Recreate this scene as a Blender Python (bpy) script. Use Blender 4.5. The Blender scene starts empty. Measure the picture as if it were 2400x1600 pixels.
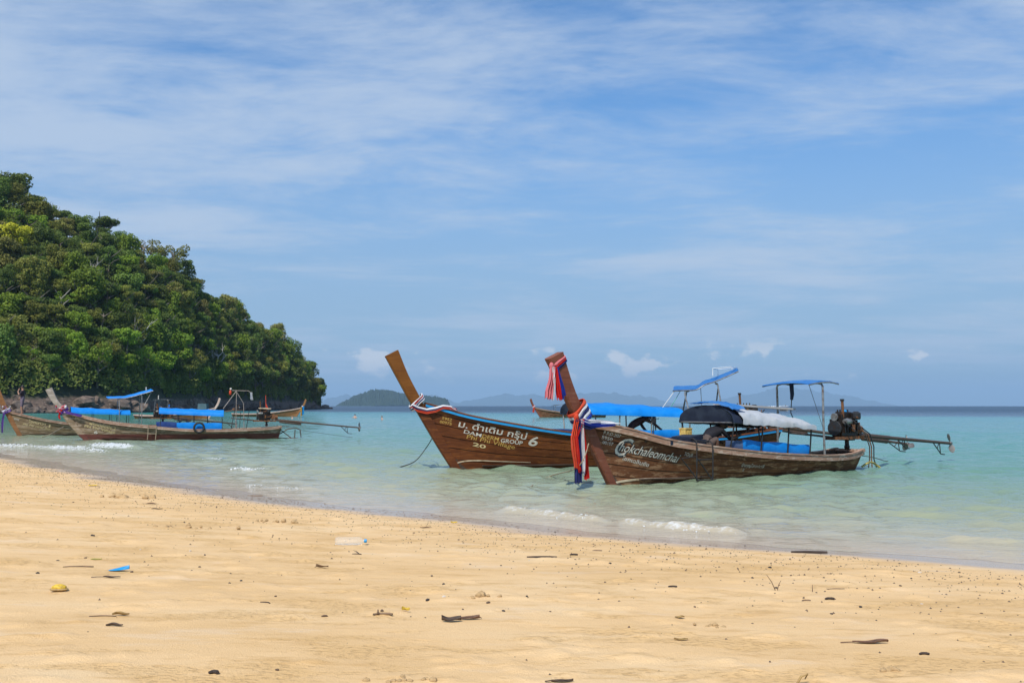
import bpy, bmesh, math, random
import numpy as np
from mathutils import Vector, Matrix, Euler, noise as mnoise

R = math.radians
rng = np.random.default_rng(7)
random.seed(7)
scene = bpy.context.scene

# ------------------------------------------------------------------ camera
CAM_Z = 1.8
FPX = 2333.33                      # 35 mm lens, photo 2400 px wide
PITCH = math.atan(149.5 / FPX)
cam_d = bpy.data.cameras.new('camera')
cam_d.lens = 35.0
cam_d.sensor_width = 36.0
cam_d.clip_start = 0.1
cam_d.clip_end = 90000.0
cam = bpy.data.objects.new('camera', cam_d)
scene.collection.objects.link(cam)
cam.location = (0, 0, CAM_Z)
cam.rotation_euler = (math.pi / 2 + PITCH, 0, 0)
scene.camera = cam

# ------------------------------------------------------------------ sun and sky
SUN_EL, SUN_AZ = R(52), R(-160)    # azimuth from +Y (view direction) towards +X: behind the camera, left
sd = Vector((math.cos(SUN_EL) * math.sin(SUN_AZ), math.cos(SUN_EL) * math.cos(SUN_AZ), math.sin(SUN_EL)))
sun_d = bpy.data.lights.new('sun', 'SUN')
sun_d.energy = 4.6
sun_d.angle = R(0.8)
sun_d.color = (1.0, 0.955, 0.88)
sun = bpy.data.objects.new('sun', sun_d)
scene.collection.objects.link(sun)
sun.rotation_euler = (-sd).to_track_quat('-Z', 'Y').to_euler()
sun.location = (0, 0, 60)

world = bpy.data.worlds.new('World')
scene.world = world
world.use_nodes = True


class NT:
    """tiny helper round a node tree"""
    def __init__(s, tree):
        s.t = tree
        tree.nodes.clear()

    def n(s, kind, **kw):
        nd = s.t.nodes.new(kind)
        for k, v in kw.items():
            if k.startswith('_'):
                nd.inputs[k[1:]].default_value = v
            elif k[0] == 'i' and k[1:].isdigit():
                nd.inputs[int(k[1:])].default_value = v
            else:
                setattr(nd, k, v)
        return nd

    def l(s, a, b):
        s.t.links.new(a, b)

    def val(s, x, sock):
        if isinstance(x, (int, float)):
            sock.default_value = x
        else:
            s.l(x, sock)

    def m(s, op, a, b=0.0, c=None, clamp=False):
        nd = s.n('ShaderNodeMath', operation=op, use_clamp=clamp)
        s.val(a, nd.inputs[0])
        s.val(b, nd.inputs[1])
        if c is not None:
            s.val(c, nd.inputs[2])
        return nd.outputs[0]

    def vm(s, op, a, b=None):
        nd = s.n('ShaderNodeVectorMath', operation=op)
        s.l(a, nd.inputs[0])
        if b is not None:
            if isinstance(b, (tuple, list)):
                nd.inputs[1].default_value = b
            else:
                s.l(b, nd.inputs[1])
        return nd.outputs[0]

    def noise(s, vec, scale, detail=4, rough=0.55, lac=2.0, dist=0.0, color=False):
        nd = s.n('ShaderNodeTexNoise', _Scale=scale, _Detail=detail, _Roughness=rough, _Distortion=dist)
        nd.inputs['Lacunarity'].default_value = lac
        if vec is not None:
            s.l(vec, nd.inputs['Vector'])
        return nd.outputs['Color' if color else 'Fac']

    def ramp(s, fac, stops, interp='LINEAR'):
        nd = s.n('ShaderNodeValToRGB')
        nd.color_ramp.interpolation = interp
        els = nd.color_ramp.elements
        while len(els) < len(stops):
            els.new(0.5)
        for e, (p, c) in zip(els, stops):
            e.position = p
            if isinstance(c, (int, float)):
                c = (c, c, c)
            e.color = (*c, 1) if len(c) == 3 else c
        s.l(fac, nd.inputs[0])
        return nd.outputs[0]

    def mr(s, x, a, b, c=0.0, d=1.0, smooth=True):
        nd = s.n('ShaderNodeMapRange', clamp=True)
        if smooth:
            nd.interpolation_type = 'SMOOTHSTEP'
        s.val(x, nd.inputs[0])
        for i, q in enumerate((a, b, c, d)):
            s.val(q, nd.inputs[i + 1])
        return nd.outputs[0]

    def mix(s, f, a, b, blend='MIX'):
        nd = s.n('ShaderNodeMix', data_type='RGBA', blend_type=blend)
        s.val(f, nd.inputs[0])
        for x, so in ((a, nd.inputs[6]), (b, nd.inputs[7])):
            if isinstance(x, (tuple, list)):
                so.default_value = (*x[:3], 1)
            else:
                s.l(x, so)
        return nd.outputs[2]

    def scale(s, vec, sc, loc=(0, 0, 0), rot=(0, 0, 0)):
        nd = s.n('ShaderNodeMapping')
        nd.inputs['Scale'].default_value = sc
        nd.inputs['Location'].default_value = loc
        nd.inputs['Rotation'].default_value = rot
        s.l(vec, nd.inputs[0])
        return nd.outputs[0]


w = NT(world.node_tree)
tc = w.n('ShaderNodeTexCoord')
sky = w.n('ShaderNodeTexSky', sky_type='NISHITA')
sky.sun_disc = False
sky.sun_elevation = SUN_EL
sky.sun_rotation = SUN_AZ
sky.altitude = 0
sky.air_density = 1.0
sky.dust_density = 0.6
sky.ozone_density = 2.2
dirv = tc.outputs['Generated']
sep = w.n('ShaderNodeSeparateXYZ')
w.l(dirv, sep.inputs[0])
dz = w.m('MAXIMUM', sep.outputs[2], 0.0)
den = w.m('ADD', dz, 0.07)
cu = w.m('DIVIDE', sep.outputs[0], den)
cv = w.m('DIVIDE', sep.outputs[1], den)
cxy = w.n('ShaderNodeCombineXYZ')
w.l(cu, cxy.inputs[0]); w.l(cv, cxy.inputs[1])
plane = cxy.outputs[0]
# high thin cirrus: broad veils, torn by finer streaks along the wind
warp = w.noise(w.scale(plane, (0.55, 0.55, 1)), 1.0, 3, 0.5, color=True)
pw = w.n('ShaderNodeVectorMath', operation='MULTIPLY_ADD')
w.l(warp, pw.inputs[0]); pw.inputs[1].default_value = (0.9, 0.9, 0); w.l(plane, pw.inputs[2])
veil = w.noise(w.scale(pw.outputs[0], (0.42, 0.55, 1), (10.96, 2.64, 0), (0, 0, R(-30))), 1.0, 5, 0.56)
streak = w.noise(w.scale(pw.outputs[0], (1.3, 2.3, 1), (14.23, 6.05, 0), (0, 0, R(-24))), 1.0, 9, 0.60)
fine = w.noise(w.scale(pw.outputs[0], (9.0, 14.0, 1), (0, 0, 0), (0, 0, R(35))), 1.0, 6, 0.65)
cov = w.m('ADD', w.m('MULTIPLY', veil, 1.0), w.m('MULTIPLY', streak, 0.70))
cov = w.m('ADD', cov, w.m('MULTIPLY', fine, 0.22))
cir = w.mr(cov, 0.80, 1.18)
cir = w.m('MULTIPLY', w.m('MULTIPLY', cir, 0.80), w.mr(sep.outputs[2], 0.0, 0.03))
# small fair weather cumulus low above the horizon
az = w.m('ARCTAN2', sep.outputs[0], sep.outputs[1])
ce = w.n('ShaderNodeCombineXYZ')
w.l(w.m('MULTIPLY', az, 19.0), ce.inputs[0]); w.l(w.m('MULTIPLY', sep.outputs[2], 30.0), ce.inputs[1])
ce.inputs[2].default_value = 14.8
puff = w.noise(ce.outputs[0], 1.0, 6, 0.52)
band = w.m('MULTIPLY', w.mr(sep.outputs[2], 0.018, 0.034), w.mr(sep.outputs[2], 0.075, 0.045))
cum = w.m('MULTIPLY', w.mr(puff, 0.57, 0.64), band)
cum = w.m('MULTIPLY', cum, 0.95)
cloud_c = w.n('ShaderNodeRGB'); cloud_c.outputs[0].default_value = (4.7, 5.6, 6.9, 1)
cum_c = w.n('ShaderNodeRGB'); cum_c.outputs[0].default_value = (7.8, 7.8, 7.8, 1)
blue = w.mix(1.0, sky.outputs[0], (0.60, 1.0, 1.32), 'MULTIPLY')      # clean tropical air
low = w.m('MULTIPLY', w.mr(sep.outputs[2], 0.34, 0.07), 0.74)                  # paler, dustier air low down
blue = w.mix(low, blue, (3.0, 4.0, 5.3))
c1 = w.mix(cir, blue, cloud_c.outputs[0])
c2 = w.mix(cum, c1, cum_c.outputs[0])
bg = w.n('ShaderNodeBackground', _Strength=0.11)
w.l(c2, bg.inputs[0])
wo = w.n('ShaderNodeOutputWorld')
w.l(bg.outputs[0], wo.inputs[0])

vs = scene.view_settings
scene.display_settings.display_device = 'sRGB'
vs.view_transform = 'Standard'
vs.look = 'None'
vs.exposure = 0.08
vs.gamma = 1.0
vs.use_curve_mapping = False
scene.cycles.use_denoising = True
scene.cycles.max_bounces = 6
scene.cycles.diffuse_bounces = 2
scene.cycles.glossy_bounces = 2
scene.cycles.transparent_max_bounces = 16
scene.cycles.volume_bounces = 0
scene.cycles.use_fast_gi = False


# ------------------------------------------------------------------ helpers
def tag(o, label=None, cat=None, group=None, kind=None):
    if label: o['label'] = label
    if cat: o['category'] = cat
    if group: o['group'] = group
    if kind: o['kind'] = kind
    return o


def link(o, parent=None):
    scene.collection.objects.link(o)
    if parent is not None:
        o.parent = parent
    return o


def empty(name, loc=(0, 0, 0), rz=0.0, rot=None):
    o = bpy.data.objects.new(name, None)
    o.empty_display_size = 0.2
    o.location = loc
    o.rotation_euler = rot if rot is not None else (0, 0, rz)
    return link(o)


def mesh_np(name, V, F, mat, parent=None, smooth=True, attrs=None):
    """numpy mesh: V (n,3), F (m,k)"""
    V = np.asarray(V, np.float32); F = np.asarray(F, np.int32)
    me = bpy.data.meshes.new(name)
    k = F.shape[1]
    me.vertices.add(len(V)); me.vertices.foreach_set('co', V.ravel())
    me.loops.add(F.size); me.loops.foreach_set('vertex_index', F.ravel())
    me.polygons.add(len(F)); me.polygons.foreach_set('loop_start', np.arange(0, F.size, k, dtype=np.int32))
    me.update(calc_edges=True)
    if smooth:
        me.polygons.foreach_set('use_smooth', np.ones(len(F), bool))
    for an, av in (attrs or {}).items():
        a = me.attributes.new(an, 'FLOAT', 'POINT')
        a.data.foreach_set('value', np.asarray(av, np.float32).ravel())
    me.validate()
    if mat is not None: me.materials.append(mat)
    o = bpy.data.objects.new(name, me)
    return link(o, parent)


class MB:
    """collects shapes, builds one mesh object"""
    def __init__(s):
        s.v = []; s.f = []; s.mi = []; s.cur = 0

    def add(s, vs, fs):
        b = len(s.v)
        s.v += [tuple(map(float, q)) for q in vs]
        s.f += [tuple(b + i for i in f) for f in fs]
        s.mi += [s.cur] * len(fs)
        return s

    def box(s, c, d, rot=None, taper=1.0):
        x, y, z = (q / 2 for q in d)
        P = [(-x, -y, -z), (x, -y, -z), (x, y, -z), (-x, y, -z)]
        P += [(px * taper, py * taper, -pz) for px, py, pz in P]
        M = rot if isinstance(rot, Matrix) else (Euler(rot).to_matrix() if rot else None)
        vs = []
        for p in P:
            p = Vector(p)
            if M is not None: p = M @ p
            vs.append(p + Vector(c))
        return s.add(vs, [(0, 3, 2, 1), (4, 5, 6, 7), (0, 1, 5, 4), (1, 2, 6, 5), (2, 3, 7, 6), (3, 0, 4, 7)])

    def tube(s, path, r, n=6, caps=True, squash=1.0):
        path = [Vector(p) for p in path]
        m = len(path)
        rr = r if isinstance(r, (list, tuple)) else [r] * m
        vs = []; ref = None
        for i, p in enumerate(path):
            t = (path[min(i + 1, m - 1)] - path[max(i - 1, 0)])
            if t.length < 1e-9: t = Vector((0, 0, 1))
            t.normalize()
            if ref is None:
                ref = Vector((0, 0, 1)) if abs(t.z) < 0.9 else Vector((1, 0, 0))
            a = t.cross(ref)
            if a.length < 1e-6: a = t.cross(Vector((0, 1, 0)))
            a.normalize(); b = a.cross(t); ref = b
            for k in range(n):
                q = 2 * math.pi * k / n
                vs.append(p + a * math.cos(q) * rr[i] + b * math.sin(q) * rr[i] * squash)
        fs = [(i * n + k, i * n + (k + 1) % n, (i + 1) * n + (k + 1) % n, (i + 1) * n + k) for i in range(m - 1) for k in range(n)]
        if caps:
            fs.append(tuple(range(n))[::-1]); fs.append(tuple((m - 1) * n + k for k in range(n)))
        return s.add(vs, fs)

    def lathe(s, prof, c=(0, 0, 0), n=16, rot=None, caps=True):
        vs = []
        M = Euler(rot).to_matrix() if rot else None
        for r, z in prof:
            for k in range(n):
                q = 2 * math.pi * k / n
                p = Vector((r * math.cos(q), r * math.sin(q), z))
                if M is not None: p = M @ p
                vs.append(p + Vector(c))
        m = len(prof)
        fs = [(i * n + k, i * n + (k + 1) % n, (i + 1) * n + (k + 1) % n, (i + 1) * n + k) for i in range(m - 1) for k in range(n)]
        if caps:
            fs.append(tuple(range(n))[::-1]); fs.append(tuple((m - 1) * n + k for k in range(n)))
        return s.add(vs, fs)

    def grid(s, rows, flip=False):
        """rows: list of equal-length point lists"""
        n = len(rows[0]); vs = [p for r in rows for p in r]
        fs = []
        for i in range(len(rows) - 1):
            for k in range(n - 1):
                f = (i * n + k, i * n + k + 1, (i + 1) * n + k + 1, (i + 1) * n + k)
                fs.append(f[::-1] if flip else f)
        return s.add(vs, fs)

    def solid_grid(s, top, bot):
        """closed slab between two equal grids"""
        m, n = len(top), len(top[0])
        vs = [p for r in top for p in r] + [p for r in bot for p in r]
        o = m * n; fs = []
        for i in range(m - 1):
            for k in range(n - 1):
                a = i * n + k
                fs.append((a, a + 1, a + n + 1, a + n)); fs.append((o + a + n, o + a + n + 1, o + a + 1, o + a))
        for i in range(m - 1):
            a = i * n; fs.append((a, a + n, o + a + n, o + a))
            a = i * n + n - 1; fs.append((a + n, a, o + a, o + a + n))
        for k in range(n - 1):
            a = k; fs.append((a + 1, a, o + a, o + a + 1))
            a = (m - 1) * n + k; fs.append((a, a + 1, o + a + 1, o + a))
        return s.add(vs, fs)

    def ball(s, c, r, n=6, m=5, jit=0.0, sc=(1, 1, 1), rnd=random):
        prof = []
        vs = []; fs = []
        for i in range(m + 1):
            t = math.pi * i / m
            for k in range(n):
                q = 2 * math.pi * k / n
                rr = r * (1 + rnd.uniform(-jit, jit))
                vs.append((c[0] + rr * math.sin(t) * math.cos(q) * sc[0], c[1] + rr * math.sin(t) * math.sin(q) * sc[1], c[2] + rr * math.cos(t) * sc[2]))
        for i in range(m):
            for k in range(n):
                fs.append((i * n + k, (i + 1) * n + k, (i + 1) * n + (k + 1) % n, i * n + (k + 1) % n))
        return s.add(vs, fs)

    def build(s, name, mat, parent=None, smooth=False, recalc=True):
        me = bpy.data.meshes.new(name)
        me.from_pydata(s.v, [], s.f)
        mats = mat if isinstance(mat, (list, tuple)) else [mat]
        for q in mats: me.materials.append(q)
        if len(mats) > 1:
            me.polygons.foreach_set('material_index', s.mi)
        if recalc:
            bm = bmesh.new(); bm.from_mesh(me)
            bmesh.ops.remove_doubles(bm, verts=bm.verts, dist=1e-5)
            bmesh.ops.recalc_face_normals(bm, faces=bm.faces)
            bm.to_mesh(me); bm.free()
        if smooth:
            me.polygons.foreach_set('use_smooth', [True] * len(me.polygons))
            try:
                me.set_sharp_from_angle(angle=R(40))
            except Exception:
                pass
        me.update()
        return link(bpy.data.objects.new(name, me), parent)


def hash2(ix, iy, seed):
    h = (ix.astype(np.int64) * 374761393 + iy.astype(np.int64) * 668265263 + seed * 1442695041) & 0xFFFFFFFF
    h = ((h ^ (h >> 13)) * 1274126177) & 0xFFFFFFFF
    h = h ^ (h >> 16)
    return (h & 0xFFFFFF) / float(0xFFFFFF)


def vnoise(x, y, seed=0):
    x = np.asarray(x, float); y = np.asarray(y, float)
    ix = np.floor(x); iy = np.floor(y)
    fx = x - ix; fy = y - iy
    fx = fx * fx * fx * (fx * (fx * 6 - 15) + 10); fy = fy * fy * fy * (fy * (fy * 6 - 15) + 10)
    a = hash2(ix, iy, seed); b = hash2(ix + 1, iy, seed); c = hash2(ix, iy + 1, seed); d = hash2(ix + 1, iy + 1, seed)
    return (a * (1 - fx) + b * fx) * (1 - fy) + (c * (1 - fx) + d * fx) * fy


def fbm(x, y, seed=0, oct=4, gain=0.5):
    s = 0; amp = 1; tot = 0
    for i in range(oct):
        s = s + amp * vnoise(x * 2 ** i + i * 17.3, y * 2 ** i - i * 9.1, seed + i)
        tot += amp; amp *= gain
    return s / tot


def sstep(x, a, b):
    t = np.clip((x - a) / (b - a), 0, 1)
    return t * t * (3 - 2 * t)


def ray(px, py):
    x = (px - 1200) / FPX; y = (800 - py) / FPX
    return np.array([x, math.cos(PITCH) - y * math.sin(PITCH), math.sin(PITCH) + y * math.cos(PITCH)])


# ------------------------------------------------------------------ materials
def new_mat(name):
    m = bpy.data.materials.new(name)
    m.use_nodes = True
    t = NT(m.node_tree)
    out = t.n('ShaderNodeOutputMaterial')
    b = t.n('ShaderNodeBsdfPrincipled')
    t.l(b.outputs[0], out.inputs[0])
    return m, t, b, out


def bump(t, b, h, strength=0.3, dist=0.01, normal=None):
    bp = t.n('ShaderNodeBump', _Strength=strength, _Distance=dist)
    t.l(h, bp.inputs['Height'])
    if normal is not None: t.l(normal, bp.inputs['Normal'])
    t.l(bp.outputs[0], b.inputs['Normal'])
    return bp.outputs[0]


def mat_simple(name, col, rough=0.6, var=0.25, scale=8.0, metal=0.0, col2=None, spec=0.5, bmp=0.15, sheen=0.0, stretch=(1, 1, 1)):
    m, t, b, o = new_mat(name)
    tcn = t.n('ShaderNodeTexCoord')
    v = t.scale(tcn.outputs['Object'], stretch)
    f = t.noise(v, scale, 5, 0.6)
    c2 = col2 or tuple(max(0, c * (1 - var * 1.6)) for c in col)
    c3 = tuple(min(1, c * (1 + var)) for c in col)
    if col2:
        c = t.ramp(f, [(0.32, col2), (0.52, col), (0.75, c3)])
    else:
        c = t.ramp(f, [(0.3, c2), (0.5, col), (0.72, c3)])
    t.l(c, b.inputs['Base Color'])
    b.inputs['Roughness'].default_value = rough
    b.inputs['Metallic'].default_value = metal
    b.inputs['Specular IOR Level'].default_value = spec
    if sheen: b.inputs['Sheen Weight'].default_value = sheen
    if bmp: bump(t, b, f, bmp, 0.02)
    return m


def mat_wood(name, dark, mid, light, rough=0.55, scuff=0.35, scuff_col=(0.42, 0.30, 0.20), low=None, grain=1.0, spec=0.4, coat=0.0):
    """planked boat timber: grain along x, tone per plank, scuffs; low = (z, colour) antifouling below z"""
    m, t, b, o = new_mat(name)
    tcn = t.n('ShaderNodeTexCoord')
    oi = t.n('ShaderNodeObjectInfo')
    ofs = t.n('ShaderNodeCombineXYZ')
    t.l(t.m('MULTIPLY', oi.outputs['Random'], 37.0), ofs.inputs[0])
    t.l(t.m('MULTIPLY', oi.outputs['Random'], 11.0), ofs.inputs[2])
    ov = tcn.outputs['Object']
    v = t.vm('ADD', ov, ofs.outputs[0])
    g = t.noise(t.scale(v, (0.7 * grain, 9 * grain, 11 * grain)), 2.2, 7, 0.62, dist=0.4)
    big = t.noise(t.scale(v, (0.6, 1.2, 1.6)), 1.1, 4, 0.6)
    gg = t.m('ADD', t.m('MULTIPLY', g, 0.6), t.m('MULTIPLY', big, 0.5))
    gg = t.m('ADD', gg, t.m('MULTIPLY', t.m('SUBTRACT', oi.outputs['Random'], 0.5), 0.14))
    c = t.ramp(gg, [(0.36, dark), (0.54, mid), (0.74, light)])
    # scuffed, salt-bleached patches
    sc = t.noise(t.scale(ov, (1.3, 3, 5.5)), 1.9, 8, 0.7)
    sm = t.mr(sc, 0.58 - scuff * 0.14, 0.66 - scuff * 0.12)
    sm = t.m('MULTIPLY', sm, min(0.9, scuff * 1.5))
    c = t.mix(sm, c, scuff_col)
    st = t.noise(t.scale(ov, (5, 3, 0.5)), 2.4, 5, 0.6)       # run-down stains
    c = t.mix(t.m('MULTIPLY', t.mr(st, 0.55, 0.75), 0.35), c, tuple(q * 0.4 for q in dark))
    if low:
        sx = t.n('ShaderNodeSeparateXYZ'); t.l(ov, sx.inputs[0])
        zz = t.m('ADD', sx.outputs[2], t.m('MULTIPLY', t.m('SUBTRACT', g, 0.5), 0.05))
        f = t.mr(zz, low[0] + 0.012, low[0] - 0.012)
        lc = t.mix(t.mr(sc, 0.45, 0.7), low[1], tuple(q * 0.55 for q in low[1]))
        c = t.mix(f, c, lc)
    t.l(c, b.inputs['Base Color'])
    t.l(t.mr(g, 0.3, 0.7, rough - 0.1, rough + 0.15), b.inputs['Roughness'])
    b.inputs['Specular IOR Level'].default_value = spec
    if coat:
        b.inputs['Coat Weight'].default_value = coat
        b.inputs['Coat Roughness'].default_value = 0.25
    bump(t, b, t.m('ADD', g, t.m('MULTIPLY', sm, 0.5)), 0.35, 0.01)
    return m


def mat_cloth(name, col, fade=(0.6, 0.7, 0.8), fade_amt=0.15, trans=0.25, rough=0.75, fold=(1, 1, 1)):
    m, t, b, o = new_mat(name)
    tcn = t.n('ShaderNodeTexCoord')
    f = t.noise(t.scale(tcn.outputs['Object'], fold), 2.6, 5, 0.6)
    c = t.mix(t.m('MULTIPLY', t.mr(f, 0.42, 0.75), fade_amt), col, fade)
    c = t.mix(t.m('MULTIPLY', t.mr(f, 0.5, 0.25), 0.35), c, tuple(q * 0.6 for q in col))
    t.l(c, b.inputs['Base Color'])
    b.inputs['Roughness'].default_value = rough
    b.inputs['Specular IOR Level'].default_value = 0.25
    w2 = t.noise(tcn.outputs['Object'], 7.0, 4, 0.6)
    nb = bump(t, b, w2, 0.35, 0.03)
    if trans:
        tr = t.n('ShaderNodeBsdfTranslucent')
        t.l(c, tr.inputs[0]); t.l(nb, tr.inputs['Normal'])
        mx = t.n('ShaderNodeMixShader', i0=trans)
        t.l(b.outputs[0], mx.inputs[1]); t.l(tr.outputs[0], mx.inputs[2])
        t.l(mx.outputs[0], o.inputs[0])
    return m
# ------------------------------------------------------------------ beach and sea bed
SQ = math.sqrt(0.5)
_shore = np.polyfit([-3.9, -10.96, -19.4, -28.1, -39.4], [12.2, 11.0, 10.6, 11.6, 12.8], 3)


def shore_dist(x, y):
    """metres inland of the still-water line (negative = out to sea)"""
    p = (x - y) * SQ; q = (x + y) * SQ
    pc = np.clip(p, -42, 2)
    q0 = np.polyval(_shore, pc) + 0.10 * np.sin(p * 0.9) + 0.06 * np.sin(p * 2.3 + 1)
    return q0 - q


def beach_base(x, y):
    d = shore_dist(x, y)
    up = 0.8 * (1 - np.exp(-0.12 * np.maximum(d, 0)))
    dn = -0.085 * np.maximum(-d, 0)
    return np.where(d > 0, up, np.maximum(dn, -2.6))


def beach_z(x, y):
    x = np.asarray(x, float); y = np.asarray(y, float)
    z = beach_base(x, y); d = shore_dist(x, y)
    dry = sstep(d, 0.5, 3.0)
    lay = np.stack([x, y])
    u = x * 0.93 + y * 0.36; v = -x * 0.36 + y * 0.93
    n1 = fbm(u * 0.7, v * 1.1, 3, 3) - 0.5
    n2 = fbm(u * 2.3, v * 4.0, 11, 4) - 0.5
    lump = np.maximum(fbm(u * 3.2, v * 5.0, 21, 3) - 0.60, 0)      # scuffed-up sand
    pit = np.maximum(fbm(u * 2.6 + 9, v * 3.6, 33, 3) - 0.62, 0)
    return z + dry * (0.012 * n1 + 0.006 * n2 + 0.075 * lump - 0.05 * pit) + (1 - dry) * 0.010 * n1


def ground(px, py):
    """where the ray of a photo pixel meets the beach: a real place on the sand"""
    r = ray(px, py); t = 2.0
    for _ in range(60):
        q = np.array([0, 0, CAM_Z]) + r * t
        t += (q[2] - float(beach_base(q[0], q[1]))) / -r[2] * 0.7
    q = np.array([0, 0, CAM_Z]) + r * t
    return Vector((q[0], q[1], float(beach_z(q[0], q[1]))))


def on_water(px, py, z=0.0):
    r = ray(px, py); t = (z - CAM_Z) / r[2]
    return Vector((r[0] * t, r[1] * t, z))


def polar(r, a):
    rr, aa = np.meshgrid(r, a, indexing='ij')
    return rr * np.sin(aa), rr * np.cos(aa)


def grid_faces(n, m):
    i = np.arange(n - 1)[:, None] * m + np.arange(m - 1)[None, :]
    return np.stack([i, i + 1, i + m + 1, i + m], -1).reshape(-1, 4)


m_sand, t, b, o = new_mat('sand')
geo = t.n('ShaderNodeNewGeometry')
pos = geo.outputs['Position']
att = t.n('ShaderNodeAttribute', attribute_name='inland')
inl = att.outputs['Fac']
g1 = t.noise(pos, 420.0, 3, 0.7)
g2 = t.noise(pos, 60.0, 4, 0.65)
g5 = t.noise(pos, 150.0, 3, 0.7)
g3 = t.noise(t.scale(pos, (0.55, 1.1, 1), rot=(0, 0, R(-21))), 1.0, 5, 0.6)
g4 = t.noise(t.scale(pos, (2.2, 7.5, 1), rot=(0, 0, R(-8))), 1.0, 6, 0.65)
base = t.ramp(g3, [(0.30, (0.66, 0.425, 0.195)), (0.52, (0.75, 0.50, 0.25)), (0.72, (0.76, 0.54, 0.30))])
base = t.mix(t.m('MULTIPLY', t.mr(g4, 0.52, 0.70), 0.62), base, (0.54, 0.32, 0.12))
base = t.mix(t.m('MULTIPLY', t.mr(g1, 0.52, 0.78), 0.30), base, (0.36, 0.22, 0.10))
base = t.mix(t.m('MULTIPLY', t.mr(g2, 0.60, 0.80), 0.30), base, (0.74, 0.56, 0.34))
base = t.mix(t.m('MULTIPLY', t.mr(g5, 0.58, 0.72), 0.45), base, (0.34, 0.20, 0.085))
# crumbly, trodden patches between smooth wind-packed ones
pat = t.noise(t.scale(pos, (1.3, 3.4, 1), rot=(0, 0, R(-6))), 0.75, 5, 0.62)
patch = t.mr(pat, 0.50, 0.60)
crumb = t.noise(t.scale(pos, (0.7, 1.3, 1)), 34.0, 4, 0.6)
crm = t.m('MULTIPLY', patch, t.mr(crumb, 0.50, 0.66))
base = t.mix(t.m('MULTIPLY', patch, 0.45), base, (0.68, 0.42, 0.165))
base = t.mix(t.m('MULTIPLY', crm, 0.40), base, (0.48, 0.28, 0.11))
base = t.mix(t.m('MULTIPLY', t.mr(pat, 0.42, 0.30), 0.5), base, (0.72, 0.535, 0.345))
shell = t.n('ShaderNodeTexVoronoi', _Scale=34.0); t.l(pos, shell.inputs['Vector'])
base = t.mix(t.m('MULTIPLY', t.mr(shell.outputs['Distance'], 0.10, 0.05), t.mr(g2, 0.55, 0.7)), base, (0.75, 0.68, 0.58))
# dark streaks on the upper swash, left part of the beach only
px_ = t.n('ShaderNodeSeparateXYZ'); t.l(pos, px_.inputs[0])
al = t.m('SUBTRACT', px_.outputs[0], px_.outputs[1])
sk = t.noise(t.scale(pos, (1.2, 1.2, 1), rot=(0, 0, R(45))), 0.28, 6, 0.62)
sk2 = t.n('ShaderNodeCombineXYZ')
t.l(t.m('MULTIPLY', al, 0.10), sk2.inputs[0]); t.l(t.m('MULTIPLY', inl, 2.4), sk2.inputs[1])
sn = t.noise(sk2.outputs[0], 1.6, 6, 0.66)
reach = t.m('MULTIPLY', t.mr(inl, 0.0, 0.15), t.mr(inl, 1.9, 0.5))
reach = t.m('MULTIPLY', reach, t.mr(al, -27.0, -40.0))
dk = t.m('MULTIPLY', t.mr(sn, 0.44, 0.58), reach)
base = t.mix(t.m('MULTIPLY', dk, 0.85), base, (0.10, 0.075, 0.055))
wet = t.mr(t.m('ADD', inl, t.m('MULTIPLY', t.m('SUBTRACT', g3, 0.5), 1.6)), 2.1, 0.9)
base = t.mix(wet, base, t.mix(0.8, base, (0.42, 0.32, 0.235)))
t.l(base, b.inputs['Base Color'])
t.l(t.mr(wet, 0, 1, 0.92, 0.20, False), b.inputs['Roughness'])
t.l(t.mr(wet, 0, 1, 0.25, 0.75, False), b.inputs['Specular IOR Level'])
h = t.m('ADD', t.m('MULTIPLY', g5, 0.6), t.m('MULTIPLY', g2, 0.8))
h = t.m('ADD', h, t.m('MULTIPLY', g4, 0.8))
h = t.m('ADD', h, t.m('MULTIPLY', crm, -1.6))
bp = t.n('ShaderNodeBump', _Distance=0.02)
t.l(t.mr(wet, 0, 1, 0.55, 0.06, False), bp.inputs['Strength'])
t.l(h, bp.inputs['Height']); t.l(bp.outputs[0], b.inputs['Normal'])

ra = np.concatenate([np.geomspace(0.9, 3.9, 14)[:-1], np.geomspace(3.9, 34, 470), np.geomspace(34, 90, 60)[1:]])
aa = np.linspace(R(-64), R(64), 560)
X, Y = polar(ra, aa)
Z = beach_z(X, Y)
beach = mesh_np('beach_sand', np.stack([X, Y, Z], -1).reshape(-1, 3), grid_faces(*X.shape)[:, ::-1], m_sand, attrs={'inland': shore_dist(X, Y)})
tag(beach, kind='structure')

# ------------------------------------------------------------------ sea
m_sea, t, b, o = new_mat('sea_water')
geo = t.n('ShaderNodeNewGeometry'); pos = geo.outputs['Position']
dep = t.n('ShaderNodeAttribute', attribute_name='depth').outputs['Fac']
foam = t.n('ShaderNodeAttribute', attribute_name='foam').outputs['Fac']
dist = t.n('ShaderNodeVectorMath', operation='LENGTH'); t.l(pos, dist.inputs[0])
dist = dist.outputs['Value']
nb = t.noise(t.scale(pos, (0.10, 0.16, 1)), 1.0, 4, 0.55)
dd = t.m('ADD', dep, t.m('MULTIPLY', t.m('SUBTRACT', nb, 0.5), t.m('MULTIPLY', dep, 0.5)))
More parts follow.
